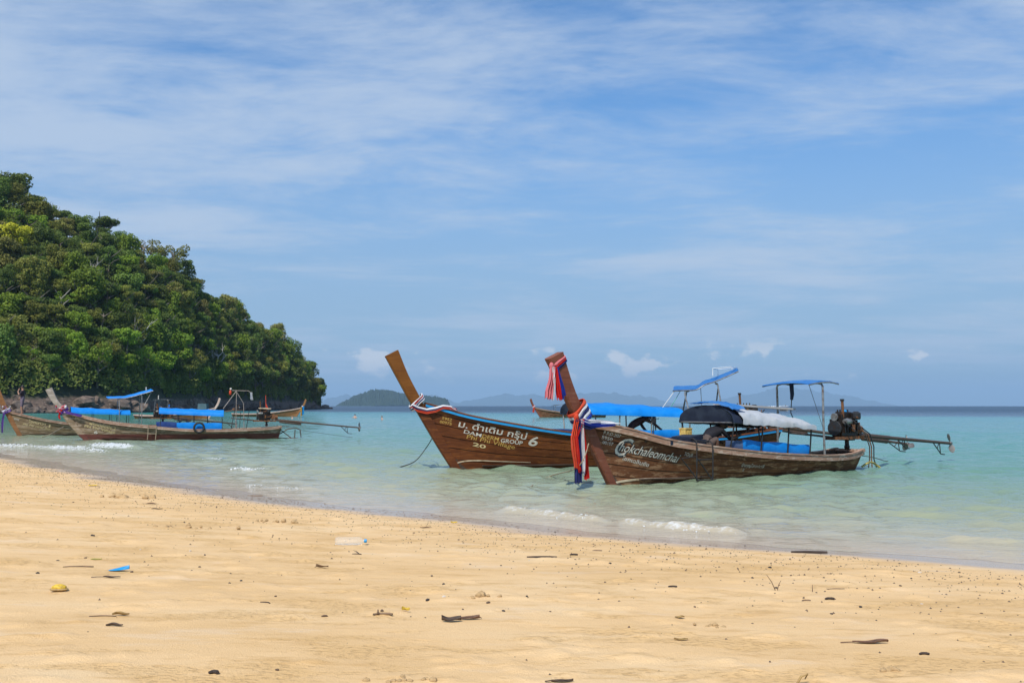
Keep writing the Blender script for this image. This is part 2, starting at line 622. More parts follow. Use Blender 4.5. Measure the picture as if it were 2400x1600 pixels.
# sea bed seen through the water: pale sand, then turquoise over sand, then the drop-off
col = t.ramp(t.m('DIVIDE', dd, 10.0), [(0.0, (0.48, 0.385, 0.275)), (0.014, (0.40, 0.36, 0.25)), (0.035, (0.30, 0.31, 0.20)), (0.075, (0.205, 0.27, 0.178)),
                                      (0.15, (0.118, 0.242, 0.178)), (0.30, (0.062, 0.23, 0.195)), (0.62, (0.034, 0.205, 0.195)),
                                      (0.84, (0.026, 0.165, 0.175)), (0.90, (0.010, 0.045, 0.085)), (1.0, (0.006, 0.026, 0.06))])
pt = t.noise(t.scale(pos, (0.5, 0.9, 1)), 1.3, 5, 0.6)
col = t.mix(t.m('MULTIPLY', t.mr(pt, 0.52, 0.75), 0.22), col, (0.20, 0.30, 0.16))
# foam lace
fl = t.n('ShaderNodeTexVoronoi', feature='DISTANCE_TO_EDGE', _Scale=3.4); t.l(t.vm('ADD', pos, t.noise(pos, 1.5, 3, 0.5, color=True)), fl.inputs['Vector'])
fn = t.noise(t.scale(pos, (1, 1, 1), rot=(0, 0, R(30))), 11.0, 7, 0.75)
ff = t.m('ADD', foam, t.m('MULTIPLY', t.m('SUBTRACT', fn, 0.60), 2.6))
fmask = t.m('MULTIPLY', t.mr(ff, 0.35, 1.05), t.mr(foam, 0.02, 0.3))
col = t.mix(t.m('MULTIPLY', fmask, 0.85), col, (0.66, 0.67, 0.66))
t.l(col, b.inputs['Base Color'])
b.inputs['IOR'].default_value = 1.33
t.l(t.mr(dist, 20, 400, 0.05, 0.34), b.inputs['Roughness'])
b.inputs['Specular IOR Level'].default_value = 0.5
gapn = t.n('ShaderNodeAttribute', attribute_name='gap').outputs['Fac']
al = t.mr(gapn, 0.0005, 0.0025, 0.0, 1.0)
al = t.m('MAXIMUM', al, fmask)
t.l(al, b.inputs['Alpha'])
r1 = t.noise(t.scale(pos, (1.1, 3.2, 1), rot=(0, 0, R(10))), 2.4, 6, 0.66)
r2 = t.noise(t.scale(pos, (0.10, 0.30, 1), rot=(0, 0, R(6))), 1.0, 5, 0.62)
hh = t.m('ADD', t.m('MULTIPLY', r1, t.mr(dist, 25, 160, 0.052, 0.03)), t.m('MULTIPLY', r2, t.mr(dist, 40, 200, 0.0, 0.55)))
bump(t, b, hh, 1.0, 1.0)

EARTH = 6371000.0
ra = np.concatenate([np.geomspace(9.0, 75, 560), np.geomspace(75, 600, 150)[1:], np.geomspace(600, 26000, 90)[1:]])
aa = np.linspace(R(-52), R(52), 470)
X, Y = polar(ra, aa)
RR = np.hypot(X, Y)
D = -beach_base(X, Y)
sdist = -shore_dist(X, Y)
depth = np.clip(0.085 * sdist, -0.2, 2.2)
depth = np.where(sdist > 24, 2.04 + (sdist - 24) * 0.036, depth)
# the drop-off runs roughly across the view some 145 m out, nearer on the left
edge = 150 + 0.22 * X + 26 * (fbm(X * 0.02, Y * 0.02, 5, 3) - 0.5)
edge = np.maximum(edge, 105)
depth = np.where(depth > 8.2, 8.2, depth)
depth = depth + 2.2 * sstep(RR, edge - 6, edge + 16)
# waves
Z = np.zeros_like(X)
wr = np.random.default_rng(3)
cell = RR * (aa[1] - aa[0])
for i in range(46):
    lam = 0.35 * (1.085 ** i)
    ang = R(-108) + wr.normal(0, 0.48)
    k = 2 * math.pi / lam
    amp = (0.0105 if lam < 1.2 else 0.0095 * (1.2 / lam) ** 1.0) * lam ** 0.55 * wr.uniform(0.5, 1.2)
    fade = sstep(lam / np.maximum(cell, 1e-6), 2.2, 5.0)
    Z += amp * fade * np.sin(k * (X * math.cos(ang) + Y * math.sin(ang)) + wr.uniform(0, 6.28))
gust = 0.55 + 0.8 * fbm(X * 0.06, Y * 0.09, 41, 3)
calm = sstep(sdist, -0.3, 5.0)
Z *= gust * (0.16 + 0.84 * calm)
Z *= 1 + 0.6 * sstep(RR, 60, 150)
foamA = np.zeros_like(X)
FOAM_LINES = []


def breaker(pts, h, wid, foam, end=0.18):
    """a small breaking wave along a polyline of water points"""
    global Z, foamA
    P = np.array([(q.x, q.y) for q in pts])
    best = np.full(X.shape, 1e9); tt = np.zeros_like(X); side = np.zeros_like(X)
    seg = np.hypot(*(P[1:] - P[:-1]).T); cum = np.concatenate([[0], np.cumsum(seg)]); tot = cum[-1]
    for i in range(len(P) - 1):
        a = P[i]; dvec = (P[i + 1] - a) / seg[i]
        s_ = np.clip((X - a[0]) * dvec[0] + (Y - a[1]) * dvec[1], 0, seg[i])
        cx = X - a[0] - s_ * dvec[0]; cy = Y - a[1] - s_ * dvec[1]
        dd = np.hypot(cx, cy)
        sg = np.sign(cx * (-SQ) + cy * (-SQ))      # positive on the shore side
        m = dd < best
        best = np.where(m, dd, best); tt = np.where(m, (cum[i] + s_) / tot, tt); side = np.where(m, sg, side)
    env = sstep(tt, 0.0, end) * sstep(1 - tt, 0.0, end)
    env = env * (0.6 + 0.8 * fbm(tt * 14, tt * 0 + 3.3, 9, 3))
    wv = np.where(side > 0, wid * 0.55, wid * 1.5)
    Z += h * env * np.exp(-(best / wv) ** 2)
    foamA = np.maximum(foamA, foam * env * np.exp(-(best / np.where(side > 0, wid * 1.5, wid * 0.55)) ** 2))
    FOAM_LINES.append((P, cum, tot, h, wid, foam, end))


W = on_water
breaker([W(1160, 1192), W(1260, 1204), W(1370, 1217), W(1440, 1224)], 0.08, 0.20, 0.74)
breaker([W(1440, 1222), W(1530, 1234), W(1640, 1243), W(1765, 1251)], 0.08, 0.20, 0.84)
breaker([W(-60, 1046), W(60, 1048), W(180, 1052), W(260, 1061)], 0.11, 0.42, 1.05)
breaker([W(190, 1047), W(230, 1047), W(320, 1052)], 0.15, 0.45, 1.35)
breaker([W(476, 1075), W(500, 1075), W(522, 1076)], 0.04, 0.2, 0.95)
breaker([W(552, 1098), W(590, 1102), W(626, 1099)], 0.04, 0.2, 1.05)
breaker([W(2200, 1262), W(2300, 1268), W(2470, 1275)], 0.05, 0.22, 0.30)
breaker([W(800, 1050), W(880, 1053), W(970, 1061)], 0.10, 0.6, 0.2)
breaker([W(560, 1138), W(650, 1141), W(720, 1147)], 0.02, 0.25, 0.5)
breaker([W(1750, 1285), W(2000, 1299), W(2300, 1312)], 0.03, 0.4, 0.12)
swash = np.exp(-((sdist - 0.25) / 0.35) ** 2) * 0.34 * fbm(X * 0.5, Y * 0.5, 77, 3)
foamA = np.maximum(foamA, swash)
Z = Z - RR ** 2 / (2 * EARTH)
near = sdist > -2.2
Z = np.where(near, Z, Z - 0.02)
sea = mesh_np('sea', np.stack([X, Y, Z], -1).reshape(-1, 3), grid_faces(*X.shape)[:, ::-1], m_sea,
              attrs={'depth': depth, 'foam': foamA, 'gap': np.where(RR < 80, Z - beach_z(X, Y), 1.0)})
tag(sea, kind='structure')

# breaking foam: small bubbly clumps riding on the breakers
m_foam = mat_simple('sea_foam', (0.68, 0.69, 0.68), 0.7, 0.05, 20, bmp=0.1)
fv = []; ffc = []
ico = np.array([(0, 0, 1), (.89, 0, .45), (.28, .85, .45), (-.72, .53, .45), (-.72, -.53, .45), (.28, -.85, .45), (.72, .53, -.45), (-.28, .85, -.45), (-.89, 0, -.45), (-.28, -.85, -.45), (.72, -.53, -.45), (0, 0, -1)])
icf = np.array([(0, 1, 2), (0, 2, 3), (0, 3, 4), (0, 4, 5), (0, 5, 1), (1, 6, 2), (2, 7, 3), (3, 8, 4), (4, 9, 5), (5, 10, 1), (2, 6, 7), (3, 7, 8), (4, 8, 9), (5, 9, 10), (1, 10, 6), (11, 7, 6), (11, 8, 7), (11, 9, 8), (11, 10, 9), (11, 6, 10)])
fr = np.random.default_rng(5); cnt = 0
for P, cum, tot, h, wid, foam, end in FOAM_LINES:
    if foam < 0.4: continue
    n = int(tot * 75 * min(foam, 1.3))
    for _ in range(n):
        s_ = fr.uniform(0, tot); tt = s_ / tot
        env = min(1, tt / end, (1 - tt) / end)
        dens = float(fbm(np.array(tt * tot * 1.3), np.array(2.2), 15, 3))
        if fr.random() > env * min(1.0, foam) * (0.05 + 2.6 * max(0, dens - 0.38)): continue
        i = min(np.searchsorted(cum, s_, side='right') - 1, len(P) - 2)
        q = P[i] + (P[i + 1] - P[i]) * (s_ - cum[i]) / (cum[i + 1] - cum[i])
        off = abs(fr.normal(0, wid * 0.55)) - wid * 0.2
        q = q + np.array([-SQ, -SQ]) * off
        r0 = fr.uniform(0.004, 0.013) * (1 + 0.02 * np.hypot(*q)) * (1.25 if foam > 1 else 0.8)
        zz = h * env * (0.9 * math.exp(-max(off, 0) / wid * 1.4)) + fr.uniform(0, 0.4) * h * (foam > 1)
        fv.append(ico * r0 * fr.uniform(0.6, 1.3, (12, 1)) * np.array([1.5, 1.5, 0.75]) + np.array([q[0], q[1], max(zz, 0.004)]))
        ffc.append(icf + cnt * 12); cnt += 1
fo = mesh_np('breaking_foam', np.concatenate(fv), np.concatenate(ffc), m_foam)
tag(fo, 'white bubbly foam on the small breaking waves', 'foam', kind='stuff')

# ------------------------------------------------------------------ haze: the air itself
mh = bpy.data.materials.new('haze'); mh.use_nodes = True
t = NT(mh.node_tree); o = t.n('ShaderNodeOutputMaterial')
pv = t.n('ShaderNodeVolumePrincipled')
pv.inputs['Color'].default_value = (0.48, 0.73, 1.0, 1)
pv.inputs['Density'].default_value = 7.5e-5
pv.inputs['Anisotropy'].default_value = 0.0
t.l(pv.outputs[0], o.inputs['Volume'])
hz = MB().box((0, 10000, 285), (70000, 56000, 790)).build('haze', mh)
tag(hz, 'pale sea haze that fades the far islands', 'haze', kind='stuff')

# ------------------------------------------------------------------ far islands
def mat_far(name, c1, c2, cliff, sc):
    m, t, b, o = new_mat(name)
    g = t.n('ShaderNodeNewGeometry')
    f = t.noise(g.outputs['Position'], sc, 6, 0.65)
    c = t.ramp(f, [(0.35, c1), (0.65, c2)])
    nz = t.n('ShaderNodeSeparateXYZ'); t.l(g.outputs['Normal'], nz.inputs[0])
    c = t.mix(t.m('MULTIPLY', t.mr(nz.outputs[2], 0.45, 0.25), t.mr(f, 0.42, 0.55)), c, cliff)
    t.l(c, b.inputs['Base Color']); b.inputs['Roughness'].default_value = 0.9
    b.inputs['Specular IOR Level'].default_value = 0.1
    return m


def far_range(name, prof, D0, half, mat, seed, rough=1.2, n=260, fine=0.0, sharp=1.5):
    """land mass D0 metres out, half metres deep to either side of its crest"""
    pxs = np.linspace(prof[0][0], prof[-1][0], n)
    ys = np.interp(pxs, [p[0] for p in prof], [p[1] for p in prof])
    hpx = np.maximum(951.5 - ys, 0)
    jag = (fbm(pxs * 0.045, pxs * 0 + seed, seed, 4) - 0.5) * 2 * rough * np.minimum(hpx / 8, 1.6)
    hpx = np.maximum(hpx + jag, 0)
    rows = np.linspace(-1, 1, 25)
    V = []
    for r_ in rows:
        d = D0 + r_ * half
        xx = (pxs - 1200) / FPX * d
        wob = 1 - np.abs(r_ + 0.25 * (fbm(pxs * 0.02, pxs * 0 + 5 * r_, seed + 3, 3) - 0.5)) ** sharp
        hh = hpx / FPX * D0 * np.clip(wob, 0, 1)
        hh = hh * (0.86 + 0.28 * fbm(pxs * 0.08 + r_ * 3, r_ * 6 + pxs * 0.01, seed + 9, 4))
        if fine: hh = hh + fine * np.minimum(hh / 12, 1) * (fbm(pxs * 0.42, pxs * 0 + r_ * 31, seed + 19, 3) - 0.42)
        drop = d * d / (2 * EARTH)
        V.append(np.stack([xx, np.full_like(xx, d), hh - np.maximum(drop - 1.0, 0) - 1.5], -1))
    V = np.array(V)
    ob = mesh_np(name, V.reshape(-1, 3), grid_faces(25, n), mat)
    return tag(ob, kind='structure')


m_isl = mat_far('island_forest', (0.016, 0.030, 0.024), (0.036, 0.058, 0.042), (0.10, 0.085, 0.06), 0.06)
m_mtn = mat_far('mountain_forest', (0.025, 0.045, 0.04), (0.05, 0.075, 0.06), (0.30, 0.28, 0.25), 0.004)
far_range('wooded_island', [(786, 952), (800, 944), (820, 935), (845, 922), (868, 917), (885, 914), (905, 917), (925, 917), (938, 922), (960, 924), (985, 928), (1000, 929), (1020, 931), (1040, 935), (1050, 939), (1056, 951)],
          4800, 260, m_isl, 3, 1.0, 420, 18.0)
far_range('mountain_range', [(735, 951), (752, 940), (770, 929), (790, 925), (808, 921), (830, 930), (860, 940), (900, 940), (960, 928), (1000, 925), (1020, 921), (1035, 931), (1055, 936), (1078, 940), (1110, 931), (1160, 927), (1185, 920), (1200, 921), (1225, 919), (1250, 923), (1290, 923),
                             (1310, 919), (1345, 918), (1365, 917), (1390, 916), (1430, 915), (1450, 919), (1465, 922), (1490, 924), (1530, 927), (1560, 936), (1590, 944), (1620, 951)], 24000, 1650, m_mtn, 5, 2.4, 420, 0, 0.9)
far_range('distant_mountains', [(1500, 951), (1600, 941), (1700, 931), (1780, 915), (1830, 906), (1880, 908), (1930, 914), (1985, 924), (2040, 933), (2080, 942), (2120, 951)], 25500, 1600, m_mtn, 8, 2.0, 240, 0, 0.9)

# ------------------------------------------------------------------ the wooded headland on the left
HP = [-420, -150, 0, 120, 250, 300, 450, 600, 700, 740, 762]
HYB = [200, 213, 221, 230, 243, 250, 290, 370, 450, 490, 512]
HDP = [75, 66, 62, 60, 56, 54, 48, 42, 34, 28, 18]
SIL = [(-420, 330), (-150, 385), (0, 430), (60, 440), (120, 485), (200, 505), (250, 520), (300, 556), (380, 580), (430, 620), (470, 680), (520, 712), (560, 735), (610, 760), (660, 795), (700, 835), (740, 895), (762, 948)]
SA = [p[0] for p in SIL]; SB = [p[1] for p in SIL]


def hill(px, t):
    """px: photo column used as a bearing, t: 0 at the shore, 1 on the crest"""
    px = np.asarray(px, float); t = np.asarray(t, float)
    yb = np.interp(px, HP, HYB); dp = np.interp(px, HP, HDP)
    Yd = yb + t * dp
    Xd = (px - 1200) / FPX * Yd
    top = (951.5 - np.interp(px, SA, SB)) / FPX * (yb + dp)
    hr = np.maximum(top - 8.5, 1.5)
    cl = np.minimum(3.6, hr * 0.7)
    tt = np.clip(t, 0, 1)
    prof = 1 - (1 - tt) ** 1.35
    z = -1.0 + (cl + 1.0) * sstep(t, -0.05, 0.06) + (hr - cl) * prof - np.maximum(t - 1, 0) * 14
    z = z + (fbm(Xd * 0.05, Yd * 0.05, 61, 4) - 0.5) * np.minimum(hr * 0.16, 5) * sstep(tt, 0.05, 0.3)
    z = z + (fbm(Xd * 0.4, Yd * 0.4, 71, 3) - 0.5) * 1.5 * sstep(t, -0.05, 0.0) * (1 - sstep(tt, 0.06, 0.2))
    return Xd, Yd, z


m_hill, t, b, o = new_mat('hill_ground')
g = t.n('ShaderNodeNewGeometry')
f = t.noise(g.outputs['Position'], 0.35, 6, 0.65)
f2 = t.noise(t.scale(g.outputs['Position'], (1, 1, 2.5)), 0.9, 6, 0.7)
sz = t.n('ShaderNodeSeparateXYZ'); t.l(g.outputs['Position'], sz.inputs[0])
soil = t.ramp(f, [(0.35, (0.020, 0.028, 0.012)), (0.6, (0.045, 0.05, 0.02)), (0.8, (0.07, 0.055, 0.03))])
rockc = t.ramp(f2, [(0.3, (0.05, 0.036, 0.03)), (0.5, (0.17, 0.115, 0.085)), (0.7, (0.30, 0.21, 0.15))])
c = t.mix(t.mr(t.m('ADD', sz.outputs[2], t.m('MULTIPLY', f, 3.0)), 4.2, 5.8), rockc, soil)
c = t.mix(t.mr(sz.outputs[2], 0.7, 0.2), c, (0.03, 0.024, 0.02))
t.l(c, b.inputs['Base Color']); b.inputs['Roughness'].default_value = 0.9
bump(t, b, f2, 0.8, 0.6)
hp, ht = np.meshgrid(np.concatenate([np.linspace(-420, 560, 260), np.linspace(560, 764, 120)[1:]]), np.concatenate([np.linspace(-0.08, 0.2, 26), np.linspace(0.2, 1.8, 34)[1:]]), indexing='ij')
hx, hy, hzv = hill(hp, ht)
headland = mesh_np('headland_hill', np.stack([hx, hy, hzv], -1).reshape(-1, 3), grid_faces(*hp.shape)[:, ::-1], m_hill)
tag(headland, kind='structure')

# ---- foliage
def mat_leaf(name, dark, mid, light, trans=0.38):
    dark, mid, light = (tuple(c * k for c, k in zip(q, (1.16, 1.24, 0.95))) for q in (dark, mid, light))
    m, t, b, o = new_mat(name)
    a = t.n('ShaderNodeAttribute', attribute_name='tone').outputs['Fac']
    oi = t.n('ShaderNodeObjectInfo').outputs['Random']
    g = t.n('ShaderNodeNewGeometry')
    f = t.m('ADD', t.m('MULTIPLY', a, 0.8), t.m('MULTIPLY', oi, 0.2))
    c = t.ramp(f, [(0.1, dark), (0.5, mid), (0.9, light)])
    hv = t.n('ShaderNodeHueSaturation'); t.l(c, hv.inputs['Color'])
    t.l(t.m('ADD', 0.485, t.m('MULTIPLY', oi, 0.03)), hv.inputs['Hue'])
    t.l(t.m('ADD', 0.92, t.m('MULTIPLY', oi, 0.45)), hv.inputs['Value'])
    c = hv.outputs[0]
    t.l(c, b.inputs['Base Color']); b.inputs['Roughness'].default_value = 0.6
    b.inputs['Specular IOR Level'].default_value = 0.25
    tr = t.n('ShaderNodeBsdfTranslucent'); t.l(c, tr.inputs[0])
    mx = t.n('ShaderNodeMixShader', i0=trans)
    t.l(b.outputs[0], mx.inputs[1]); t.l(tr.outputs[0], mx.inputs[2]); t.l(mx.outputs[0], o.inputs[0])
    return m


LEAF = {
    'dark': mat_leaf('leaves_dark_green', (0.052, 0.076, 0.018), (0.095, 0.132, 0.028), (0.155, 0.190, 0.042)),
    'olive': mat_leaf('leaves_olive', (0.095, 0.100, 0.022), (0.165, 0.162, 0.036), (0.240, 0.220, 0.052)),
    'fresh': mat_leaf('leaves_fresh_green', (0.085, 0.130, 0.018), (0.150, 0.210, 0.026), (0.240, 0.285, 0.036)),
    'yellow': mat_leaf('leaves_yellow', (0.16, 0.16, 0.015), (0.34, 0.30, 0.025), (0.48, 0.40, 0.04)),
    'brown': mat_leaf('leaves_brownish', (0.100, 0.090, 0.030), (0.160, 0.140, 0.044), (0.215, 0.185, 0.060)),
}
m_bark = mat_simple('bark', (0.16, 0.13, 0.10), 0.85, 0.35, 3.0, stretch=(1, 1, 0.3))
m_bark_pale = mat_simple('bark_pale', (0.42, 0.38, 0.33), 0.8, 0.25, 3.0, stretch=(1, 1, 0.3))


def leaf_cloud(P, N, size, rg, tone):
    """one small bent leaf-spray (2 triangles... a quad) per point"""
    n = len(P)
    nn = N + rg.normal(0, 0.55, (n, 3)); nn /= np.linalg.norm(nn, axis=1, keepdims=True) + 1e-9
    a = np.cross(nn, rg.normal(0, 1, (n, 3))); a /= np.linalg.norm(a, axis=1, keepdims=True) + 1e-9
    bb = np.cross(nn, a)
    sz = size * rg.uniform(0.6, 1.35, (n, 1)); asp = rg.uniform(0.55, 1.0, (n, 1))
    V = np.stack([P + a * sz, P + bb * sz * asp + nn * sz * 0.15, P - a * sz * rg.uniform(0.6, 1.1, (n, 1)), P - bb * sz * asp - nn * sz * 0.12], 1)
    F = np.arange(n * 4).reshape(n, 4)
    return V.reshape(-1, 3), F, np.repeat(np.clip(tone, 0, 1), 4)


def crown_mesh(name, seed, style):
    rg = np.random.default_rng(seed)
    Ps = []; Ns = []; Ts = []
    if style == 'dome':
        nl = 26; hz_, sp = 0.62, 0.80
    elif style == 'flat':
        nl = 22; hz_, sp = 0.30, 0.95
    elif style == 'tall':
        nl = 26; hz_, sp = 1.15, 0.60
    else:
        nl = 15; hz_, sp = 0.60, 0.98           # open, airy
    for i in range(nl):
        th = rg.uniform(0, 6.283); rr = sp * math.sqrt(rg.uniform(0.02, 1)) * 0.78
        up = rg.uniform(-0.4, 1.0)
        zc = hz_ * up * math.sqrt(max(0.05, 1 - (rr / 1.0) ** 2))
        lr = rg.uniform(0.17, 0.33) * (0.8 if style == 'open' else 1.0)
        n = int(165 * (lr / 0.25) ** 2 * (0.75 if style == 'open' else 1.0))
        d = rg.normal(0, 1, (n, 3)); d[:, 2] = d[:, 2] + 0.25; d /= np.linalg.norm(d, axis=1, keepdims=True)
        lumps = 1 + 0.22 * np.sin(d[:, 0:1] * 7 + seed) * np.cos(d[:, 1:2] * 6 + i)
        P = np.array([rr * math.cos(th), rr * math.sin(th), zc]) + d * lr * lumps * np.array([1.15, 1.15, 0.62 if style == 'flat' else 0.78]) * rg.uniform(0.72, 1.05, (n, 1))
        Ps.append(P); Ns.append(d * np.array([1, 1, 1.0]) + np.array([0, 0, 0.35]))
        Ts.append(np.clip(rg.normal(rg.uniform(0.3, 0.7), 0.16, n), 0, 1))
    V, F, T = leaf_cloud(np.concatenate(Ps), np.concatenate(Ns), 0.047, rg, np.concatenate(Ts))
    me_o = mesh_np(name, V, F, None, smooth=False, attrs={'tone': T})
    me = me_o.data; bpy.data.objects.remove(me_o)
    return me


def trunk_mesh(name, seed, bare=False):
    """unit tree: trunk from 0 up to z = 1 with limbs reaching into the crown"""
    rd = random.Random(seed); mb = MB()
    lean = (rd.uniform(-.12, .12), rd.uniform(-.12, .12))
    path = [(lean[0] * q * q + rd.uniform(-.015, .015), lean[1] * q * q, q) for q in (-0.35, 0, 0.25, 0.5, 0.75, 1.0)]
    mb.tube(path, [0.055, 0.05, 0.042, 0.036, 0.03, 0.02], 6)
    for k in range(7 if not bare else 11):
        i = rd.choice((3, 4, 5)) if not bare else rd.choice((2, 3, 4, 5))
        p = Vector(path[i]); a = rd.uniform(0, 6.28); ln = rd.uniform(0.3, 0.55)
        q = p + Vector((math.cos(a) * ln * 0.55, math.sin(a) * ln * 0.55, ln * 0.32))
        e = p + Vector((math.cos(a + .3) * ln, math.sin(a + .3) * ln, ln * rd.uniform(0.5, 0.95)))
        mb.tube([p, q, e], [0.022, 0.016, 0.006], 5)
        if bare:
            for _ in range(3):
                e2 = e + Vector((rd.uniform(-.2, .2), rd.uniform(-.2, .2), rd.uniform(0.0, .25)))
                mb.tube([q.lerp(e, rd.uniform(0.2, 0.9)), e2], [0.010, 0.003], 4)
    ob = mb.build(name, m_bark, None, True); me = ob.data; bpy.data.objects.remove(ob)
    return me


STY = ['dome', 'dome', 'dome', 'flat', 'flat', 'tall', 'tall', 'open', 'open', 'dome', 'tall', 'flat']
CROWNS = {}
for st in set(STY):
    CROWNS[st] = []
for i, st in enumerate(STY):
    CROWNS[st].append(crown_mesh('crown', 100 + i, st))
TRUNKS = [trunk_mesh('trunk', 300 + i) for i in range(5)]
CROWN_CACHE = {}


def crown_with(me, key):
    k = (me.name, key)
    if k not in CROWN_CACHE:
        c = me.copy(); c.materials.clear(); c.materials.append(LEAF[key]); CROWN_CACHE[k] = c
    return CROWN_CACHE[k]


def tree(loc, Rc, hgt, style, key, label, group=None, squash=1.0, name='jungle_tree', pale=False):
    root = empty(name, loc, random.uniform(0, 6.28))
    tm = random.choice(TRUNKS)
    if pale:
        tm = tm.copy(); tm.materials.clear(); tm.materials.append(m_bark_pale)
    tr = link(bpy.data.objects.new('trunk', tm), root)
    tr.scale = (hgt * 0.85, hgt * 0.85, hgt)
    cr = link(bpy.data.objects.new('crown', crown_with(random.choice(CROWNS[style]), key)), root)
    cr.location = (0, 0, hgt * 1.02)
    cr.scale = (Rc, Rc, Rc * squash)
    cr.rotation_euler = (random.uniform(-.12, .12), random.uniform(-.12, .12), random.uniform(0, 6.28))
    tag(root, label, 'tree', group)
    return root


KIND_WORD = {'dark': 'dark green', 'olive': 'dull olive', 'fresh': 'bright green', 'brown': 'brownish'}
KIND_LABEL = {
    'dark': 'dark green broadleaf tree crowded among others on the headland slope',
    'olive': 'dull olive green tree crowded among others on the headland slope',
    'fresh': 'bright fresh green tree crowded among others on the headland slope',
    'brown': 'brownish dry-leaved tree crowded among others on the headland slope',
}
tr_rng = random.Random(11)
placed = []


def try_place(px, t, Rc, key, style, f=0.57):
    x, y, z = (float(q) for q in hill(px, t))
    for (a, b_, c, r_) in placed:
        if (a - x) ** 2 + (b_ - y) ** 2 + (c - z) ** 2 < ((r_ + Rc) * f) ** 2: return None
    placed.append((x, y, z, Rc))
    return Vector((x, y, z))


# trees that stand out, each with its own place
special = [
    (22, 0.60, 5.0, 6.5, 'yellow', 'dome', 'bright yellow-green flowering tree at the left edge of the headland'),
    (420, 0.10, 6.0, 5.5, 'yellow', 'dome', None),
    (20, 1.0, 6.5, 8.0, 'dark', 'dome', 'dark rounded tree on the highest crest of the headland'),
    (120, 1.02, 4.4, 8.5, 'dark', 'flat', 'dark ragged tree on the crest just right of the headland summit'),
    (238, 1.02, 4.6, 10.5, 'dark', 'flat', 'layered umbrella-shaped tree standing proud of the skyline crest'),
    (330, 1.02, 5.4, 9.5, 'brown', 'open', 'airy brownish tree with sky showing through its crown on the crest'),
    (400, 1.0, 6.4, 10.0, 'olive', 'open', 'wide open-crowned tree on the crest left of the step in the skyline'),
    (560, 1.0, 5.6, 8.5, 'dark', 'flat', 'flat dark tree on the skyline midway down the headland'),
    (680, 0.95, 7.2, 9.5, 'dark', 'open', 'tall open tree with gaps in its crown near the headland tip'),
    (716, 0.85, 7.5, 8.0, 'dark', 'dome', 'large dark tree rounding off the headland tip'),
    (736, 0.55, 7.5, 6.0, 'dark', 'dome', 'bulky dark tree overhanging the water at the headland tip'),
    (195, 0.34, 7.0, 9.0, 'fresh', 'tall', 'tall vivid green tree draped in creeper low on the left slope'),
    (415, 0.16, 6.2, 6.5, 'fresh', 'tall', 'bright lime green tree low on the slope behind the moored boats'),
]
for px, tt, Rc, hg, key, st, lab in special:
    if lab is None: continue
    v = try_place(px, tt, Rc, key, st, 0.4)
    if v is not None:
        tree(v - Vector((0, 0, 0.3)), Rc, hg, st, key, lab, squash=1.0)
ntree = len(placed); tries = 0
while ntree < 296 and tries < 30000:
    tries += 1
    px = tr_rng.uniform(-45, 748) if tr_rng.random() < 0.75 else tr_rng.uniform(430, 748)
    tt = tr_rng.uniform(0.05, 1.04)
    Yb = np.interp(px, HP, HYB)
    Rc = tr_rng.uniform(2.9, 5.4) * (1 + (Yb - 220) / 650)
    if px > 690: Rc *= 0.9
    q = tr_rng.random()
    patch = float(fbm(np.array(px * 0.012), np.array(tt * 2.5), 91, 2))
    key = 'dark' if q < 0.36 + (patch - 0.5) else ('olive' if q < 0.66 + (patch - 0.5) * 0.5 else ('fresh' if q < 0.94 else 'brown'))
    st = tr_rng.choice(['dome', 'dome', 'dome', 'tall', 'flat', 'open', 'tall'])
    v = try_place(px, tt, Rc, key, st)
    if v is None: continue
    hg = tr_rng.uniform(4.2, 8.0) * (1 + (Yb - 220) / 800)
    if px > 700: hg *= 0.75
    lab = '%s %s tree on the %s slope, %s' % (KIND_WORD[key], {'dome': 'round-crowned', 'flat': 'flat layered', 'tall': 'tall-crowned', 'open': 'open airy'}[st], 'lower' if tt < .3 else ('middle' if tt < .68 else 'upper'), 'left part of the headland' if px < 200 else ('left of the slope centre' if px < 380 else ('right of the slope centre' if px < 580 else 'towards the headland tip')))
    tree(v - Vector((0, 0, 0.3)), Rc, hg, st, key, lab, KIND_WORD[key] + ' trees on the headland', tr_rng.uniform(0.85, 1.2), pale=tr_rng.random() < 0.04)
    ntree += 1
print('TREES', ntree, tries)

# undergrowth and creepers filling the gaps
ug = np.random.default_rng(17)
n = 110000
px = np.where(ug.random(n) < 0.6, ug.uniform(-60, 752, n), ug.uniform(380, 752, n)); tt = np.where(ug.random(n) < 0.4, ug.uniform(0.02, 0.3, n), ug.uniform(0.03, 1.1, n))
x, y, z = hill(px, tt)
mound = fbm(x * 0.22, y * 0.22, 131, 3)
hgt = np.maximum(mound - 0.25, 0) * 9.5 + 2.2 * (tt < 0.25) * fbm(x * 0.5, y * 0.5, 133, 2)
z = z + hgt * ug.uniform(0.5, 1.0, n) + 0.2
P = np.stack([x, y, z], -1); N = np.tile(np.array([[0.15, -0.75, 0.75]]), (n, 1))
V, F, T = leaf_cloud(P, N, 0.42, ug, np.clip(fbm(x * 0.3, y * 0.3, 151, 2) + ug.normal(0, 0.14, n), 0, 1))
m_ug = mat_leaf('undergrowth_leaves', (0.048, 0.070, 0.020), (0.100, 0.122, 0.032), (0.18, 0.185, 0.048))
under = mesh_np('undergrowth', V, F, m_ug, smooth=False, attrs={'tone': T})
tag(under, 'dense green undergrowth between the trees of the headland', 'undergrowth', kind='stuff')

